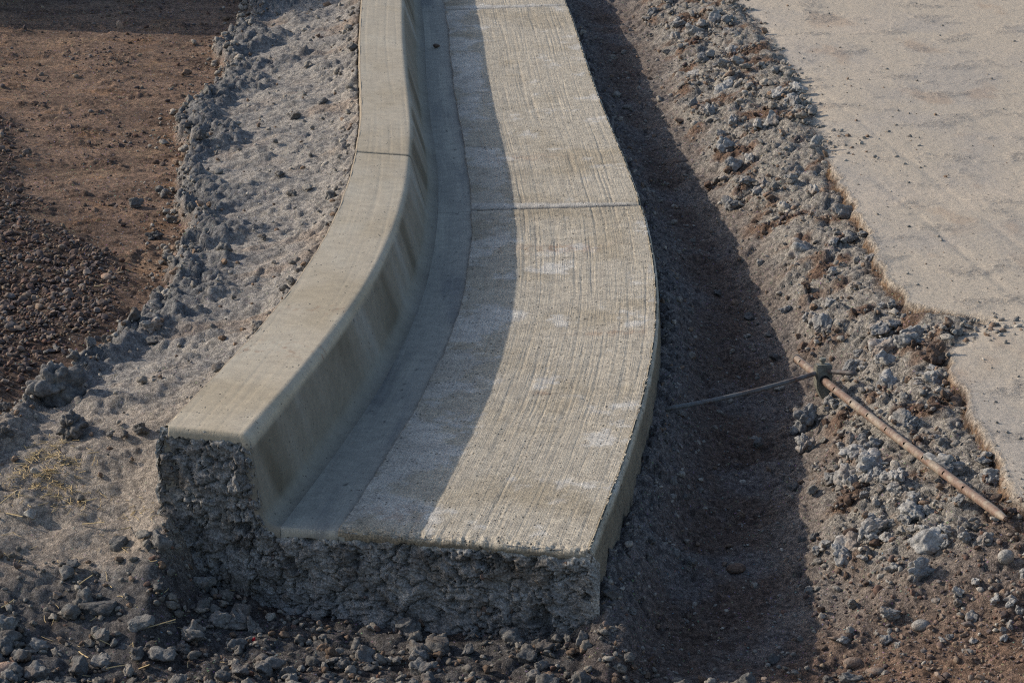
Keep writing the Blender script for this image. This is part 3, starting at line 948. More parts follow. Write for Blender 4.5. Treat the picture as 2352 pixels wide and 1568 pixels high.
def tz(x, y):
    """height of the built sheet"""
    x = np.atleast_1d(np.asarray(x, float)); y = np.atleast_1d(np.asarray(y, float))
    i = np.clip(np.searchsorted(gy, y) - 1, 0, nr - 2); j = np.clip(np.searchsorted(gx, x) - 1, 0, nc - 2)
    ty = (y - gy[i]) / (gy[i + 1] - gy[i]); tx = (x - gx[j]) / (gx[j + 1] - gx[j])
    return (TZ[i, j] * (1 - tx) + TZ[i, j + 1] * tx) * (1 - ty) + (TZ[i + 1, j] * (1 - tx) + TZ[i + 1, j + 1] * tx) * ty


# ------------------------------------------------------------------ lumps and stones
def ico(sub):
    t = (1 + 5 ** 0.5) / 2
    v = [(-1, t, 0), (1, t, 0), (-1, -t, 0), (1, -t, 0), (0, -1, t), (0, 1, t), (0, -1, -t), (0, 1, -t), (t, 0, -1), (t, 0, 1), (-t, 0, -1), (-t, 0, 1)]
    v = [np.array(q, float) / np.linalg.norm(q) for q in v]
    f = [(0, 11, 5), (0, 5, 1), (0, 1, 7), (0, 7, 10), (0, 10, 11), (1, 5, 9), (5, 11, 4), (11, 10, 2), (10, 7, 6), (7, 1, 8), (3, 9, 4), (3, 4, 2), (3, 2, 6), (3, 6, 8), (3, 8, 9), (4, 9, 5), (2, 4, 11), (6, 2, 10), (8, 6, 7), (9, 8, 1)]
    for _ in range(sub):
        cache = {}; nf = []

        def mid(a, b):
            k = (min(a, b), max(a, b))
            if k not in cache:
                m = v[a] + v[b]; v.append(m / np.linalg.norm(m)); cache[k] = len(v) - 1
            return cache[k]
        for a, b, c in f:
            ab, bc, ca = mid(a, b), mid(b, c), mid(c, a)
            nf += [(a, ab, ca), (b, bc, ab), (c, ca, bc), (ab, bc, ca)]
        f = nf
    return np.array(v), np.array(f, dtype=np.int32)


ICO = {k: ico(k) for k in (0, 1, 2, 3, 4)}


def clod_shape(sub, seed, knob=1.0, squash=0.8, cut=True):
    """broken lump: a few blunt facets, lobes, knobs and crumbs"""
    g = np.random.default_rng(seed)
    v, f = ICO[sub]; v = v.copy(); dirs = v.copy()
    for _ in range(int(g.integers(4, 7)) if cut else 0):
        n = g.normal(size=3); n /= np.linalg.norm(n)
        v -= np.outer(np.clip(v @ n - g.uniform(0.45, 0.85), 0, None) * 0.9, n)
    r = np.ones(len(v))
    for cnt, amp, rad in ((7, 0.42, 0.8), (26, 0.30 * knob, 0.42), (70, 0.17 * knob, 0.24), (220, 0.07 * knob, 0.12)):
        if sub < 2 and rad < 0.4 or sub < 3 and rad < 0.2:
            continue
        c = g.normal(size=(cnt, 3)); c /= np.linalg.norm(c, axis=1)[:, None]
        d = np.linalg.norm(dirs[:, None] - c[None], axis=2)
        a = g.random(cnt) * 0.85 + 0.15
        b = np.sqrt(np.clip(1 - (d / rad) ** 2, 0, 1)) * a[None]
        r += amp * (b.max(1) - 0.4)
    v = v * r[:, None]
    v *= np.array([1.0, g.uniform(0.6, 0.95), g.uniform(0.5, 0.85) * squash / 0.8])
    v /= np.abs(v).max()
    return v, f


def pebble_shape(sub, seed, angular=0.0):
    g = np.random.default_rng(seed)
    v, f = ICO[sub]; v = v.copy()
    if angular > 0:
        for _ in range(12):
            n = g.normal(size=3); n /= np.linalg.norm(n)
            h = g.uniform(0.45, 0.9)
            d = v @ n - h
            v -= np.outer(np.clip(d, 0, None) * angular, n)
    for _ in range(5):
        c = g.normal(size=3); c /= np.linalg.norm(c)
        v *= (1 + 0.10 * g.normal() * np.clip(v @ c, 0, 1))[:, None]
    v *= np.array([1.0, g.uniform(0.62, 0.92), g.uniform(0.45, 0.72)])
    v /= np.abs(v).max()
    return v, f


CLOD_ME = [make_mesh('concrete_clod', *clod_shape(4, 100 + i)) for i in range(14)]
EARTH_ME = [make_mesh('earth_clod', *clod_shape(3, 160 + i, 0.6)) for i in range(5)]
PEB_ME = [make_mesh('pebble', *pebble_shape(2, 200 + i, 0.25 if i % 7 == 0 else 1.0), smooth=(i % 3 == 0)) for i in range(14)]
for m_ in CLOD_ME:
    m_.materials.append(M_CLOD)
WET_ME = [make_mesh('damp_clod', *clod_shape(3, 130 + i), attrs=None) for i in range(14)]
for m_ in WET_ME:
    m_.materials.append(M_WETCLOD)
for m_ in EARTH_ME:
    m_.materials.append(M_EARTH)
for m_ in PEB_ME:
    m_.materials.append(M_PEB)
LOW = {('clod', 1): [clod_shape(1, 300 + i, 0.9) for i in range(10)], ('clod', 2): [clod_shape(2, 320 + i) for i in range(10)],
       ('peb', 1): [pebble_shape(1, 340 + i, 0.5) for i in range(10)], ('peb', 0): [pebble_shape(0, 360 + i, 0.3) for i in range(10)]}
PEBC = np.array([srgb(*c) for c in [(128, 108, 96), (112, 100, 96), (140, 124, 110), (96, 86, 84), (150, 132, 112), (118, 92, 80), (124, 118, 114), (104, 90, 80)]])
CLODC = np.array([srgb(*c) for c in [(164, 158, 148), (140, 136, 129), (152, 145, 135), (130, 126, 120), (134, 115, 99)]])


def rot_mats(n, g):
    q = g.normal(size=(n, 4)); q /= np.linalg.norm(q, axis=1)[:, None]
    # lie mostly flat: damp the tilt
    yaw = g.random(n) * 2 * np.pi; tx = g.normal(size=n) * 0.35; ty = g.normal(size=n) * 0.35
    cz, sz = np.cos(yaw), np.sin(yaw)
    Rz = np.zeros((n, 3, 3)); Rz[:, 0, 0] = cz; Rz[:, 0, 1] = -sz; Rz[:, 1, 0] = sz; Rz[:, 1, 1] = cz; Rz[:, 2, 2] = 1
    Rx = np.zeros((n, 3, 3)); Rx[:, 0, 0] = 1; Rx[:, 1, 1] = np.cos(tx); Rx[:, 1, 2] = -np.sin(tx); Rx[:, 2, 1] = np.sin(tx); Rx[:, 2, 2] = np.cos(tx)
    Ry = np.zeros((n, 3, 3)); Ry[:, 1, 1] = 1; Ry[:, 0, 0] = np.cos(ty); Ry[:, 0, 2] = np.sin(ty); Ry[:, 2, 0] = -np.sin(ty); Ry[:, 2, 2] = np.cos(ty)
    return Rx @ Ry @ Rz, yaw, tx, ty


def stuff_mesh(name, pos, size, kinds, cols, g):
    """join many little stones in one sheet of geometry"""
    Vs, Fs, Cs = [], [], []; base = 0
    M, *_ = rot_mats(len(pos), g)
    for i in range(len(pos)):
        lib = LOW[kinds[i]]
        v, f = lib[int(g.integers(len(lib)))]
        w = (v * size[i]) @ M[i].T + pos[i]
        Vs.append(w); Fs.append(f + base); base += len(v)
        Cs.append(np.broadcast_to(cols[i], (len(v), 3)))
    return make_mesh(name, np.concatenate(Vs), np.concatenate(Fs), attrs={'col': rgba(np.concatenate(Cs))})


def scatter(n, dens, box, smin, smax, power, g):
    """positions by density, sizes (half-width) by a falling power law"""
    xs, ys = [], []
    tot = 0
    while tot < n:
        x = g.uniform(box[0], box[1], n * 2); y = g.uniform(box[2], box[3], n * 2)
        k = g.random(n * 2) < dens(x, y)
        xs.append(x[k]); ys.append(y[k]); tot += int(k.sum())
        if len(xs) > 60:
            break
    x = np.concatenate(xs)[:n]; y = np.concatenate(ys)[:n]
    q = g.random(len(x))
    s = (smin ** -power + q * (smax ** -power - smin ** -power)) ** (-1.0 / power)
    return x, y, s


KEEP_OFF = []           # (point a, point b, radius): nothing is strewn here (the stake lies there)


def lay(x, y, s, lift, g, kind, name, meshes, label, category, group, stuff_name, stuff_label, stuff_cat, cols, maxn=300, minpx=7.5, sink=0.25, where=None):
    """largest ones as things, the rest as one mass; label may hold {size} and {place}"""
    z = tz(x, y) + s * (0.62 - sink) * 0.8 + lift * g.random(len(x))
    ok = np.ones(len(x), bool)
    for a, b, rad, zc in KEEP_OFF:
        e = b - a; t = np.clip(((x - a[0]) * e[0] + (y - a[1]) * e[1]) / (e[0] ** 2 + e[1] ** 2), 0, 1)
        dd = np.hypot(x - a[0] - t * e[0], y - a[1] - t * e[1]); zax = a[2] + t * e[2]
        ok &= ~((dd < rad + s * 0.9) & (z + s * 0.7 > zax - zc))
    x, y, s, z = x[ok], y[ok], s[ok], z[ok]
    px, py, fy = project(x, y, z)
    pxs = s * 2 * 6500 / fy
    vis = (px > -20) & (px < 2372) & (py > -20) & (py < 1588)
    order = np.argsort(-(pxs * vis))
    top = [i for i in order[:maxn] if vis[i] and pxs[i] > minpx * 2.3]
    rest = np.setdiff1d(np.arange(len(x)), top)
    for i in top:
        me = meshes[int(g.integers(len(meshes)))]
        o = bpy.data.objects.new(name, me); COL.objects.link(o)
        o.location = (x[i], y[i], z[i]); k = s[i]
        o.scale = (k, k * g.uniform(0.8, 1.15), k * g.uniform(0.8, 1.15))
        o.rotation_euler = (g.normal() * 0.5, g.normal() * 0.5, g.random() * 6.283)
        pl = where(px[i], py[i]) if where else ''
        lb = label.format(size='large' if s[i] > 0.02 else ('middling' if s[i] > 0.0135 else 'small'), place=pl)
        o['label'] = lb; o['category'] = category; o['group'] = (group + ', ' + pl + ', ' + lb.split()[0]) if where else group
    if len(rest):
        kinds = []
        for i in rest:
            if kind == 'clod':
                kinds.append((kind, 2 if pxs[i] > 24 else 1))
            else:
                kinds.append((kind, 1 if pxs[i] > 9 else 0))
        cc = cols[g.integers(len(cols), size=len(rest))] * g.uniform(0.75, 1.2, (len(rest), 1))
        me = stuff_mesh(stuff_name, np.stack([x, y, z], -1)[rest], s[rest], kinds, cc, g)
        link(stuff_name, me, M_STUFF, kind='stuff', label=stuff_label, category=stuff_cat)
    return len(top), len(rest)


SA = Vector(at(1830, 824, -0.085)); SB = Vector(at(2310, 1192, 0.000))
KEEP_OFF.append((np.array(SA), np.array(SB), 0.016, 0.012))


def heap_place(px, py):
    t = 'beyond the packed corner' if py < 360 else ('along the packed edge' if py < 700 else ('above the rusty stake' if py < 860 + (px - 1900) * 0.77 else 'below the rusty stake'))
    xm = np.interp(py, [0, 300, 600, 850, 1000, 1150], [1640, 1720, 1900, 2020, 2050, 2140])
    return t + (', trench side' if px < xm else ', packed side')


def gravel_place(px, py):
    return left_place(px, py) + (', at the picture edge' if px < 110 else ', towards the dirt')


def left_place(px, py):
    return 'far back' if py < 330 else ('midway' if py < 620 else 'near the largest clump')


def front_place(px, py):
    return 'at lower left of the end' if px < 390 else ('right at the foot of the end' if px < 1380 else 'right of the end')


g = np.random.default_rng(11)
# --- rubble heap on the right bank


def d_heap(x, y):
    s = (x - x_lip(y)) / np.maximum(x_right(y) - x_lip(y), 0.2); b0 = bank_start(y)
    a = sstep(b0 - 0.05, b0 + 0.12, s + 0.10 * fbm(x * 6, y * 6, 3, 273)) * sstep(1.03, 0.96, s - 0.06 * (1 - edge_sharp(y)))
    patch = 0.05 + 0.95 * sstep(-0.05, 0.25, fbm(x * 5 + 9, y * 5, 3, 401) + 0.28 * sstep(6.3, 5.7, y))
    spill = np.exp(-((y - 6.13) / 0.07) ** 2) * sstep(0.8, 0.9, s) * np.exp(-np.maximum(x - 0.9, 0) / 0.4) * (x < 1.5)
    spill2 = np.exp(-((y - 7.95) / 0.22) ** 2) * sstep(0.9, 1.0, s) * np.exp(-np.maximum(x - x_right(y), 0) / 0.12) * 0.5
    return np.clip(a * patch * sstep(4.86, 5.02, y) + 1.6 * spill + spill2, 0, 1)


x, y, s = scatter(2000, d_heap, (0.2, 1.7, 4.7, 10.6), 0.004, 0.046, 1.4, g)
on_plat = x > x_right(y)
s = np.where(on_plat, np.minimum(s, 0.010), s)
print('heap', lay(x, y, s, 0.012 * (~on_plat), g, 'clod', 'concrete_clod', CLOD_ME, '{size} crumbly grey clod in the right bank heap, {place}', 'clod',
    'concrete clods heaped on the right bank', 'rubble_heap', 'fine grey concrete crumbs filling the heap on the right bank', 'rubble', CLODC, maxn=150, sink=0.45, where=heap_place))
# earth lumps and stones among them
x, y, s = scatter(380, lambda x, y: d_heap(x, y) * sstep(0.1, 0.4, fbm(x * 7, y * 7, 4, 325)) * (x < x_right(y) - 0.02), (0.2, 1.7, 4.8, 10.0), 0.004, 0.018, 1.8, g)
print('earth', lay(x, y, s, 0.012, g, 'peb', 'earth_clod', EARTH_ME, '{size} brown earth lump on the right bank, {place}', 'clod',
    'brown earth lumps on the right bank', 'brown_grit', 'small brown stones among the clods on the right bank', 'gravel', PEBC * 0.9, maxn=70, sink=0.45, where=heap_place))


# --- gravel patch on the left
def d_gravel(x, y):
    return sstep(0.06, -0.10, poly_dist(x, y, GRAVEL) + 0.10 * fbm(x * 5, y * 5, 3, 215)) * np.interp(y, [6.6, 7.6], [1.0, 0.5])


x, y, s = scatter(5200, d_gravel, (-2.1, -0.6, 5.2, 9.6), 0.0035, 0.0145, 1.6, g)
print('gravel', lay(x, y, s, 0.006, g, 'peb', 'gravel_stone', PEB_ME, '{size} brown gravel stone at left, {place}', 'stone',
    'stones of the gravel patch on the left', 'gravel', 'fine brown gravel between the stones at the left edge', 'gravel', PEBC * 0.85, maxn=280, sink=0.4, where=gravel_place))


# --- thin litter on the brown ground
def d_dirt(x, y):
    return (x < x_left(y) - 0.01) * (0.10 + 0.9 * sstep(0.0, 0.4, fbm(x * 4, y * 6, 3, 221)))


x, y, s = scatter(2600, d_dirt, (-2.1, -0.55, 5.3, 10.4), 0.0028, 0.012, 2.0, g)
print('dirt', lay(x, y, s, 0.0, g, 'peb', 'pebble', PEB_ME, 'small pebble lying loose on the brown dirt at upper left', 'stone',
    'loose pebbles on the brown dirt', 'dirt_litter', 'tiny stones strewn over the brown dirt at upper left', 'gravel', PEBC * 0.8, maxn=40))


# --- crumbs along the edge of the spilled concrete
def d_edge(x, y):
    t = x - x_left(y)
    a = np.exp(-((t - 0.015) / 0.035) ** 2) + 0.07 * (t > 0) * (x < x_back(y) - 0.01) + 0.10 * np.exp(-((t + 0.05) / 0.05) ** 2)
    n = np.exp(-((x_back(y) - x - 0.02) / 0.03) ** 2) * 0.35
    return np.clip(a + n, 0, 1) * (y > 5.0) * (x < x_back(y) - 0.012)


x, y, s = scatter(1500, d_edge, (-1.5, -0.38, 5.0, 10.4), 0.004, 0.022, 1.7, g)
print('edge', lay(x, y, s, 0.006, g, 'clod', 'concrete_clod', WET_ME, '{size} grey crumb on the lumpy spill behind the kerb, {place}', 'clod',
    'crumbs along the edge of the spilled concrete', 'spill_crumbs', 'fine grey crumbs strewn over the spilled concrete behind the kerb', 'rubble', CLODC * 0.95, maxn=50, where=left_place))


# --- rubble in front of the broken end and in the lower left corner
def d_front(x, y):
    left = (x < x_back(y) + 0.02) * sstep(4.97, 4.80, y + 0.06 * fbm(x * 5, y * 5, 3, 421))
    mid = (x >= x_back(y) - 0.02) * (behind_end(x, y) < -0.02) * (x < x_lip(y) + 0.02)
    right = (x >= x_lip(y)) * sstep(4.72, 4.58, y) * sstep(0.75, 0.35, x)
    return np.clip(left + mid + right, 0, 1) * (0.35 + 0.65 * sstep(-0.2, 0.3, fbm(x * 6, y * 6, 3, 423)))


x, y, s = scatter(1700, d_front, (-1.15, 0.6, 4.3, 5.1), 0.0045, 0.030, 1.45, g)
print('front', lay(x, y, s, 0.004, g, 'clod', 'concrete_clod', WET_ME, '{size} dark clod in rubble {place} of the kerb', 'clod',
    'clods below the broken end of the kerb', 'foreground_rubble', 'fine dark rubble strewn below the broken end of the kerb', 'rubble', CLODC * 0.68, maxn=90, where=front_place))
x, y, s = scatter(240, d_front, (-1.15, 0.6, 4.35, 5.1), 0.004, 0.012, 1.6, g)
print('frontp', lay(x, y, s, 0.006, g, 'peb', 'pebble', PEB_ME, 'rounded pebble among the dark rubble below the broken end', 'stone',
    'pebbles below the broken end of the kerb', 'foreground_grit', 'tiny stones among the rubble below the broken end', 'gravel', PEBC * 0.85, maxn=60))


# --- gravelly ground at lower right and in the trench
def d_low(x, y):
    s = (x - x_lip(y)) / np.maximum(x_right(y) - x_lip(y), 0.2)
    return (x > x_lip(y) + 0.02) * sstep(5.15, 4.9, y) * (0.08 + 0.92 * sstep(0.40, 0.62, s)) * (x < x_right(y) + 0.1)


x, y, s = scatter(1700, d_low, (0.15, 1.15, 4.35, 5.15), 0.0025, 0.013, 2.2, g)
print('low', lay(x, y, s, 0.0, g, 'peb', 'pebble', PEB_ME, '{size} brown pebble on the gravelly dirt at lower right, {place}', 'stone',
    'pebbles on the gravelly dirt at lower right', 'trench_grit', 'fine grit on the gravelly dirt at lower right', 'gravel', PEBC, maxn=130, sink=0.35, where=lambda a, b: 'in the shade' if a < 1900 else ('beside the oval whitish pebble' if b > 1380 else 'below the stake')))


def d_low2(x, y):
    q = np.exp(-((x - 0.86) / 0.16) ** 2 - ((y - 4.72) / 0.10) ** 2) + 0.5 * np.exp(-((x - 0.78) / 0.14) ** 2 - ((y - 4.98) / 0.08) ** 2)
    return np.clip(q + 0.06, 0, 1) * (x > 0.45)


x, y, s = scatter(150, d_low2, (0.4, 1.12, 4.4, 5.1), 0.005, 0.022, 1.6, g)
print('low2', lay(x, y, s, 0.0, g, 'clod', 'concrete_clod', CLOD_ME, 'pale grey concrete lump lying loose on the dirt at lower right', 'clod',
    'loose concrete lumps at lower right', 'loose_crumbs', 'small grey crumbs lying loose at lower right', 'rubble', CLODC * 1.05, maxn=35))


def d_trench(x, y):
    s = (x - x_lip(y)) / np.maximum(x_right(y) - x_lip(y), 0.2)
    return (s > 0.02) * (s < 0.7) * (y > 4.6) * (0.35 + 0.65 * np.exp(-((x - x_lip(y) - 0.05) / 0.06) ** 2))


x, y, s = scatter(1700, d_trench, (0.15, 1.1, 4.6, 10.4), 0.003, 0.02, 1.9, g)
print('trench', lay(x, y, s, 0.0, g, 'clod', 'concrete_clod', WET_ME, '{size} loose clod on the shaded trench floor beside the gutter, {place}', 'clod',
    'loose clods on the trench floor', 'trench_crumbs', 'small crumbs on the shaded trench floor', 'rubble', CLODC * 0.9, maxn=25, sink=0.35, where=lambda a, b: 'beyond the cross rod' if b < 900 else 'nearer than the cross rod'))


def d_pack(x, y):
    return (x > x_right(y) + 0.01) * (0.15 + np.exp(-(x - x_right(y)) / 0.12))


x, y, s = scatter(420, d_pack, (0.4, 2.1, 5.0, 10.4), 0.002, 0.008, 2.0, g)
print('pack', lay(x, y, s, 0.0, g, 'clod', 'concrete_crumb', CLOD_ME, 'small grey crumb on the smooth packed ground at right', 'crumb',
    'crumbs on the packed ground', 'ground_crumbs', 'tiny crumbs on the packed ground at right', 'rubble', CLODC * 1.1, maxn=60))


# ------------------------------------------------------------------ single lumps and stones that stand out
def hero(name, px, py, size, seed, label, category='clod', mat=None, shape='clod', sc=(1, 1, 1), rz=0.0, tilt=(0, 0), zoff=0.0, sub=4, z0=0.0):
    for _ in range(14):
        p = at(px, py, z0); z0 = 0.5 * z0 + 0.5 * (float(tz(p[0], p[1])[0]) + zoff)
    v, f = clod_shape(sub, seed, 2.0, 1.0, False) if shape == 'clod' else clod_shape(sub, seed, 0.45, 0.9, True) if shape == 'rough' else pebble_shape(min(sub, 3), seed, 0.0 if shape == 'round' else 0.9)
    me = make_mesh(name, v, f)
    o = link(name, me, mat or M_CLOD, label=label, category=category)
    o.location = (p[0], p[1], z0 + size * sc[2] * (0.42 if shape == 'clod' else 0.22))
    o.scale = (size * sc[0], size * sc[1], size * sc[2]); o.rotation_euler = (tilt[0], tilt[1], rz)
    return o


M_CLUMP = m_clod('damp_concrete_clump', srgb(122, 120, 117), srgb(78, 78, 79), srgb(104, 96, 88))
hero('concrete_clump', 130, 915, 0.060, 501, 'largest knobbly grey concrete clump at the foot of the gravel patch', mat=M_CLUMP, sc=(1.08, 0.95, 1.15), rz=0.4, zoff=0.012)
hero('concrete_clump', 163, 1000, 0.046, 502, 'fist-sized grey concrete clump on the bank, nearer than the largest clump', mat=M_CLUMP, sc=(1.0, 0.9, 1.05), rz=1.2)
hero('concrete_clump', 14, 950, 0.022, 503, 'grey concrete lump at the left picture edge below the gravel', mat=M_CLUMP, sc=(1, 0.9, 1.1))
hero('concrete_clump', 10, 1010, 0.022, 504, 'low grey concrete lump cut by the left picture edge', mat=M_CLUMP, sc=(1, 1, 0.7))
hero('concrete_clump', 355, 548, 0.022, 505, 'pair-like grey lump lying on the brown dirt beside the spill', mat=M_CLUMP, sc=(1.2, 0.8, 0.8))
hero('concrete_clump', 350, 762 - 5, 0.026, 506, 'grey clump at the corner between gravel patch and spill', sc=(1.2, 0.9, 0.8))
hero('concrete_clump', 1850, 985, 0.038, 507, 'shaded grey clump at the foot of the heap beside the stake', sc=(1.0, 0.9, 1.1))
hero('concrete_clump', 1850, 1035, 0.028, 508, 'shaded split clump just below the clump beside the stake', sc=(0.9, 0.8, 1.2), rz=2)
hero('concrete_clump', 2165, 1085, 0.040, 509, 'broad sunlit grey clump right under the rusty stake', sc=(1.2, 0.8, 0.8), rz=2.5)
hero('concrete_clump', 2000, 1095, 0.038, 510, 'pale sunlit grey clump left of the rusty stake, at the shadow edge', sc=(1.0, 0.8, 0.9), rz=.5)
hero('concrete_clump', 2060, 1110, 0.03, 511, 'cracked grey clump close below the rusty stake', sc=(1.0, 0.8, 0.9), rz=1.5)
hero('concrete_clump', 2005, 1040, 0.03, 512, 'upright grey clump between the stake and the shaded clumps', sc=(1.0, 0.8, 1.1), rz=3.5)
hero('concrete_clump', 2115, 1322, 0.032, 513, 'double grey lump with fresh shadow on the dirt at lower right', sc=(1.25, 0.8, 0.85), rz=.6)
hero('concrete_clump', 2005, 1232, 0.018, 514, 'white topped grey lump on the gravelly dirt at lower right', sc=(1.25, 0.8, 0.85), rz=.2)
hero('pebble', 1952, 1228, 0.018, 515, 'round brown stone beside the white topped lump at lower right', 'stone', M_EARTH, 'round', rz=.4, sc=(1.1, 1, 1.2))
M_WHITE = m_clod('pale_stone', srgb(182, 178, 170), srgb(150, 146, 140), srgb(150, 134, 118), 0.9)
M_ROSE = m_clod('rosy_stone', srgb(164, 140, 122), srgb(138, 116, 102), srgb(150, 140, 128), 0.6)
hero('pebble', 2112, 1442, 0.0195, 516, 'smooth oval whitish pebble on the dirt at lower right', 'stone', M_WHITE, 'round', rz=.25, sc=(1, 1, 1.1))
hero('pebble', 2310, 1284, 0.016, 517, 'whitish rounded pebble near the right picture edge', 'stone', M_WHITE, 'round', rz=.3, sc=(1, 1, 1.3))
hero('pebble', 1960, 1526, 0.017, 518, 'rosy egg-shaped pebble left of the other rosy pebble at lower right', 'stone', M_ROSE, 'round', rz=-.2, sc=(1.1, 1, .9))
hero('pebble', 2012, 1545, 0.016, 519, 'rosy flat pebble near the bottom edge at lower right', 'stone', M_ROSE, 'round', rz=.3)
hero('pebble', 2360 * 0 + 2010, 1250, 0.015, 520, 'brown stone leaning below the white topped lump', 'stone', M_EARTH, 'angular', rz=1.2)
hero('pebble', 245, 640, 0.0155, 521, 'smooth egg-shaped buff pebble at the right tip of the gravel patch', 'stone', M_ROSE, 'round', rz=-.5, sc=(1, 1, 1.2))
hero('pebble', 276, 66, 0.016, 522, 'upright buff stone on the far shadow line at upper left', 'stone', M_ROSE, 'angular', sc=(0.9, 0.7, 2.2))
hero('pebble', 358, 376, 0.012, 523, 'single round brown stone on the bare dirt beside the spill', 'stone', M_EARTH, 'round', sc=(1, 1, 1.3))
hero('pebble', 320, 1440, 0.030, 524, 'large flat grey stone in the rubble at lower left', 'stone', M_WETCLOD, 'rough', rz=.3, tilt=(.2, -.15))
hero('pebble', 225, 1400, 0.034, 525, 'long dark slab-like stone in the rubble at lower left', 'stone', M_CLUMP, 'rough', rz=-.2, sc=(1.2, .7, .7))
hero('pebble', 370, 1512, 0.028, 526, 'domed grey stone near the bottom edge at lower left', 'stone', M_WETCLOD, 'rough', rz=.1)
hero('pebble', 10, 1480, 0.034, 527, 'dark grey cobble at the left edge near the bottom corner', 'stone', M_CLUMP, 'rough', rz=.5)
hero('pebble', 10, 1560, 0.036, 528, 'large pale cobble in the bottom left corner', 'stone', M_ROSE, 'round', rz=.5, sc=(1, .9, 1.4))
hero('pebble', 272, 1252, 0.020, 529, 'flat stone half buried where the bank meets the rubble', 'stone', M_WETCLOD, 'rough', rz=.2)
hero('pebble', 68, 1183, 0.015, 530, 'bluish grey pebble alone on the dusty bank at left', 'stone', M_CLOD, 'angular')
hero('earth_clod', 2270, 1155, 0.02, 531, 'flat shard of crust leaning behind the tip of the stake', 'clod', M_EARTH, 'angular', rz=.5, sc=(1.6, .7, .6), tilt=(.3, -.3))
hero('earth_clod', 1560, 372, 0.032, 532, 'flat brown crust slab on the trench edge further back', 'clod', M_EARTH, 'angular', rz=.2, sc=(1.4, 1, .6))
hero('earth_clod', 2150, 830, 0.034, 533, 'brown earth boulder on the heap above the stake', 'clod', M_EARTH, 'clod', rz=.2)
hero('earth_clod', 1690, 1310, 0.02, 534, 'dark round stone at the foot of the slab in the trench', 'clod', M_EARTH, 'round')
# pebble lying in the channel
pv, pf_ = pebble_shape(3, 540, 0.6)
o = link('pebble', make_mesh('pebble', pv, pf_), M_EARTH, label='dark pebble lying alone in the smooth flow channel', category='stone')
p = at(1003, 110, -0.018); o.location = (p[0], p[1], -0.011); o.scale = (0.013,) * 3

# stones showing in the broken end
Xe, Ye, Ze, Ue, De, on_ = END
ge = np.random.default_rng(23)
for k in range(46):
    i = int(ge.integers(22, 122)); j = int(ge.integers(8, Xe.shape[1] - 8))
    if Ze[-1, j] - Ze[i, j] < 0.025:
        continue
    o = bpy.data.objects.new('aggregate_stone', (WET_ME if k % 3 else PEB_ME)[int(ge.integers(14))])
    COL.objects.link(o); o.parent = end_face
    s_ = ge.uniform(0.005, 0.012)
    o.location = (Xe[i, j] - on_[0] * s_ * 0.25, Ye[i, j] - on_[1] * s_ * 0.25, Ze[i, j])
    o.scale = (s_, s_, s_); o.rotation_euler = (1.4 + ge.normal() * .3, ge.normal() * .6, ge.random() * 6.28)

# ------------------------------------------------------------------ steel stake with clamp and cross rod
M_RUST = m_steel('rusty_steel', srgb(134, 122, 107), srgb(112, 90, 76), 0.06)
M_ROD = m_steel('grey_steel', srgb(96, 98, 98), srgb(84, 66, 56), 0.22)
M_CLAMP = m_steel('mortar_splashed_steel', srgb(112, 112, 102), srgb(86, 80, 70), 0.15)
M_DARK = m_plain('painted_dark_inside', (0.012, 0.010, 0.009))


def frame_of(d):
    d = Vector(d).normalized(); up = Vector((0, 0, 1))
    sd = d.cross(up).normalized(); u2 = sd.cross(d).normalized()
    return d, sd, u2


def tube(name, pts, rad, mat, parent, seg=24, cap=True, radii=None):
    pts = [Vector(q) for q in pts]; vs_, fs_ = [], []
    for i, q in enumerate(pts):
        d = (pts[min(i + 1, len(pts) - 1)] - pts[max(i - 1, 0)])
        d, sd, u2 = frame_of(d)
        rr = radii[i] if radii else rad
        for k in range(seg):
            a = 2 * math.pi * k / seg
            vs_.append(q + sd * (rr * math.cos(a)) + u2 * (rr * math.sin(a)))
    nf = grid_faces(len(pts), seg, wrap=True).tolist()
    if cap:
        nf.append(list(range(seg))[::-1]); nf.append(list(range((len(pts) - 1) * seg, len(pts) * seg)))
    me = bpy.data.meshes.new(name); me.from_pydata([tuple(v) for v in vs_], [], nf); me.update()
    for p_ in me.polygons:
        p_.use_smooth = len(p_.vertices) == 4
    return link(name, me, mat, parent)


stake = link('steel_stake', None, label='rusty round steel stake with clamp and thin cross rod lying across the clods', category='stake')
stake.location = (0, 0, 0)
axis = (SB - SA); SL = axis.length; ad, asd, au = frame_of(axis)
SR = 0.0090
# shaft with real nail holes: fine grid, faces left out at the holes, near-black core behind paints their inner shade
ns, nl = 36, 420
ts = np.linspace(0, 1, nl)
P_ = np.array(SA)[None, None] + np.array(axis)[None, None] * ts[:, None, None]
an = np.linspace(0, 2 * np.pi, ns, endpoint=False)
rad = np.full(nl, SR); rad = np.where(ts > 0.955, SR * (1 - 0.45 * ((ts - 0.955) / 0.045) ** 2), rad)
rad = rad + 0.00012 * np.array(gnoise(ts * 60, ts * 0, 7))
bend = 0.004 * np.sin(ts * np.pi)
off = (np.cos(an)[None, :, None] * np.array(asd) + np.sin(an)[None, :, None] * np.array(au)) * rad[:, None, None] - np.array(au)[None, None] * bend[:, None, None]
Vp = (P_ + off).reshape(-1, 3)
Fp = grid_faces(nl, ns, wrap=True)
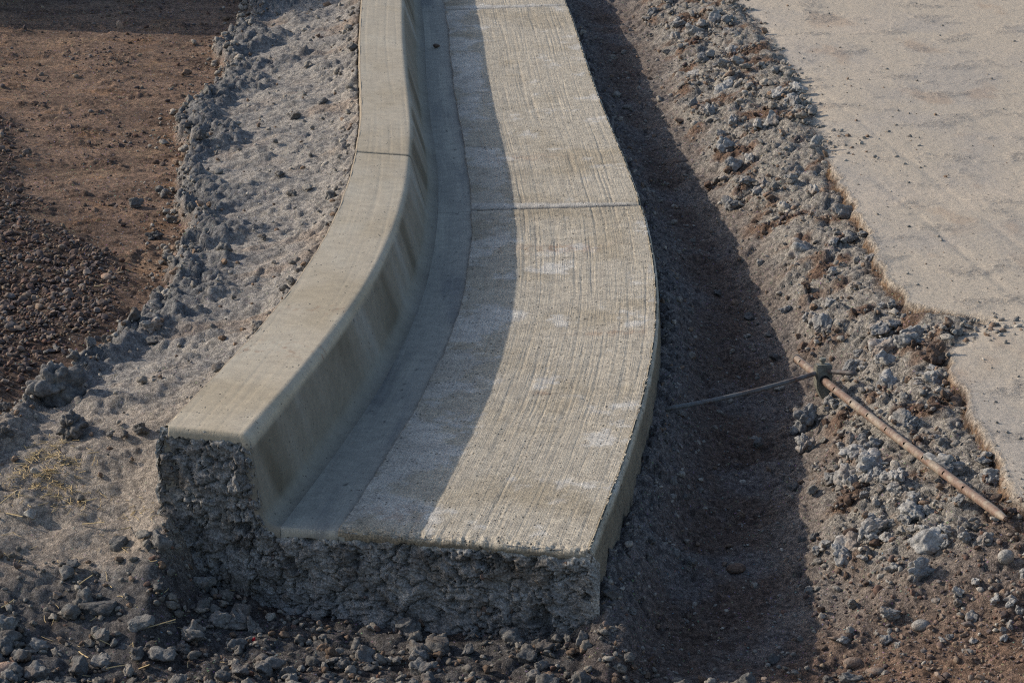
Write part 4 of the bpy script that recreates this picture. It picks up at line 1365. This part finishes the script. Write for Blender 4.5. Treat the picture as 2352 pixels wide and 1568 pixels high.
# side of the shaft that looks up and towards the camera
view = np.array([0, -0.96, 0.3]); va = math.atan2(float(np.dot(view, np.array(au))), float(np.dot(view, np.array(asd)))) % (2 * math.pi)
hole_t = [0.032, 0.115, 0.225, 0.315, 0.40, 0.49, 0.58, 0.665, 0.755, 0.84]
fi = Fp[:, 0] // ns; fj = Fp[:, 0] % ns
kill = np.zeros(len(Fp), bool)
for ht in hole_t:
    for aa in (va - 0.35, va - 0.35 + math.pi):
        da = (an[fj] - aa + np.pi) % (2 * np.pi) - np.pi
        kill |= (da * SR / 0.0050) ** 2 + ((ts[fi] - ht) * SL / 0.0034) ** 2 < 1
shaft = link('shaft', make_mesh('shaft', Vp, Fp[~kill]), M_RUST, stake)
inner = tube('bore', [SA + axis * t_ - au * (0.004 * math.sin(t_ * math.pi)) for t_ in np.linspace(0.003, 0.96, 24)], SR * 0.72, M_DARK, shaft, cap=True)
rim = tube('end_collar', [SA - ad * 0.0006, SA + ad * 0.003], SR * 1.13, M_ROD, stake, seg=30, cap=True)
# tip
tip = tube('tip', [SA + axis * 0.998, SA + axis * 1.0 + ad * 0.002], SR * 0.55, M_RUST, stake, radii=[SR * 0.56, SR * 0.3])
# clamp: a folded block, wider at the top, running down to a point on the far side
CT = 0.150
cc_ = SA + axis * CT
zl_ = Vector((0, 0, 1))
hw, hl = 0.0185, 0.0135
prof = [(-hw, 0.034), (hw, 0.034), (hw * 1.0, 0.010), (hw * 0.95, -0.016), (hw * 0.35, -0.040), (-hw * 0.15, -0.052), (-hw * 0.62, -0.034), (-hw * 0.95, -0.004)]
vs_ = []
for e_ in (-hl, hl):
    for (a_, b_) in prof:
        vs_.append(cc_ + ad * e_ + asd * a_ + au * b_)
n_ = len(prof)
fs_ = [list(range(n_))[::-1], list(range(n_, 2 * n_))] + [[i, (i + 1) % n_, n_ + (i + 1) % n_, n_ + i] for i in range(n_)]
me = bpy.data.meshes.new('clamp'); me.from_pydata([tuple(v) for v in vs_], [], fs_); me.update()
clamp = link('clamp', me, M_CLAMP, stake)
import bmesh
bm = bmesh.new(); bm.from_mesh(me); bmesh.ops.recalc_face_normals(bm, faces=bm.faces)
bmesh.ops.bevel(bm, geom=list(bm.edges), offset=0.0026, segments=2, affect='EDGES'); bm.to_mesh(me); bm.free()
tube('socket_ring', [cc_ + ad * (hl - 0.001), cc_ + ad * (hl + 0.004)], SR * 1.22, M_DARK, clamp, seg=30)
tube('bolt', [cc_ + au * 0.032 - ad * 0.003, cc_ + au * 0.041 - ad * 0.003], 0.0046, M_CLAMP, clamp, seg=16)
tube('bolt_head', [cc_ + au * 0.040 - ad * 0.003, cc_ + au * 0.047 - ad * 0.003], 0.0078, M_CLAMP, clamp, seg=6)
# thin rod, a little bent
mid_ = cc_ + au * 0.0185
RL = Vector(at(1522, 940, -0.095)); RR = Vector(at(1966, 858, float(mid_.z) + 0.01))
m2 = RL.lerp(mid_, 0.52) - Vector((0, 0.012, 0.012))
pts = []
for t_ in np.linspace(0, 1, 14):
    pts.append((1 - t_) ** 2 * RL + 2 * t_ * (1 - t_) * m2 + t_ * t_ * mid_)
for t_ in np.linspace(0, 1, 6)[1:]:
    pts.append(mid_.lerp(RR, t_))
rod = tube('cross_rod', pts, 0.0053, M_ROD, stake, seg=18)

# ------------------------------------------------------------------ straw
t_ = NT('dry_straw')
nn = t_.noise(t_.pos(), 60, 3)
M_STRAW = t_.done(t_.mix(nn, srgb(168, 144, 102), srgb(198, 178, 136)), 0.7)


def straw_geo(L, w, g):
    k = 5; tt = np.linspace(-0.5, 0.5, k); b = g.normal() * 0.12
    c = np.stack([tt * L, b * L * (tt ** 2) * 2, np.zeros(k)], -1)
    vs2 = []
    for q in c:
        vs2 += [q + (0, w, 0), q + (0, 0, w * 0.8), q - (0, w, 0), q - (0, 0, w * 0.5)]
    return np.array(vs2), grid_faces(k, 4, wrap=True)


gs = np.random.default_rng(31)
SPOT = [(220, 1335, .045), (300, 1345, .04), (240, 1452, .055), (270, 1505, .05), (190, 1490, .04), (370, 1440, .06), (25, 1265, .05), (115, 1280, .03), (20, 1415 - 1, .03),
        (200, 1405, .03), (135, 1255, .025), (185, 1275, .03), (210, 1265, .03), (120, 1165, .03), (140, 1170, .03), (40, 1305, .04), (430, 1425, .03), (330, 1545, .03), (25, 965, .025), (430 - 265, 633 + 50, .02), (228, 665, .025), (150, 630, .02)]
for (px_, py_, L_) in SPOT:
    z0 = 0.0
    for _ in range(4):
        p = at(px_, py_, z0); z0 = float(tz(p[0], p[1])[0])
    v2, f2 = straw_geo(L_, 0.0016, gs)
    o = link('straw', make_mesh('straw', v2, f2), M_STRAW, label='dry yellow straw stalk lying on the rubble and bank at lower left', category='straw', group='loose straw at left')
    o.location = (p[0], p[1], z0 + 0.008); o.rotation_euler = (gs.normal() * .2, gs.normal() * .25, gs.random() * 6.28)
Vs, Fs = [], []; base = 0
for k in range(520):
    if k < 330:
        px_, py_ = 105 + gs.normal() * 42, 1055 + gs.normal() * 26
    elif k < 470:
        px_, py_ = gs.uniform(0, 360), gs.uniform(1090, 1560)
    else:
        px_, py_ = gs.uniform(0, 560), gs.uniform(1330, 1568)
    p = at(px_, py_, -0.02); z0 = float(tz(p[0], p[1])[0]); p = at(px_, py_, z0); z0 = float(tz(p[0], p[1])[0])
    v2, f2 = straw_geo(gs.uniform(0.008, 0.026), gs.uniform(0.0004, 0.0009), gs)
    M3 = np.array(Euler((gs.normal() * .25, gs.normal() * .25, gs.random() * 6.28)).to_matrix())
    Vs.append(v2 @ M3.T + np.array([p[0], p[1], z0 + 0.003])); Fs.append(f2 + base); base += len(v2)
link('straw_litter', make_mesh('straw_litter', np.concatenate(Vs), np.concatenate(Fs)), M_STRAW, kind='stuff', label='fine dry straw chaff strewn over the bank at left', category='straw')
# scrap of red
o = hero('red_scrap', 583, 1470, 0.008, 601, 'tiny red scrap caught in the rubble below the broken end', 'scrap', m_plain('red_plastic', srgb(170, 30, 40)), 'angular', sc=(.5, .4, 1.2), sub=2)

# ------------------------------------------------------------------ unseen mound added at upper left, shaped to throw the far shadow
mx = np.linspace(-1.9, 1.9, 110); my = np.linspace(-1.7, 1.7, 100)
MX, MY = np.meshgrid(mx, my)
rr_ = np.sqrt((MX / 1.0) ** 2 + (MY / 0.85) ** 2)
MZ = 1.02 * sstep(1.0, 0.36, rr_)
MZ = MZ + sstep(1.05, 0.8, rr_) * (0.05 * fbm(MX * 3, MY * 3, 4, 701) + 0.03 * knobs(MX * 9, MY * 9, 703)) - 0.06 * sstep(0.9, 1.1, rr_)
mc = lerp(srgb(128, 106, 88), srgb(104, 92, 82), sstep(-.2, .4, fbm(MX * 2, MY * 2, 4, 705))[..., None])
me = make_mesh('shadow_mound', np.stack([MX, MY, MZ], -1).reshape(-1, 3), grid_faces(100, 110), attrs={'col': rgba(mc.reshape(-1, 3)), 'grit': np.ones(MX.size), 'mic': np.ones(MX.size)})
o = link('shadow_mound', me, MG, label='unseen earth mound added beyond the upper left edge to cast the far shadow', category='mound')
o.location = (-2.60, 10.68, -0.02)
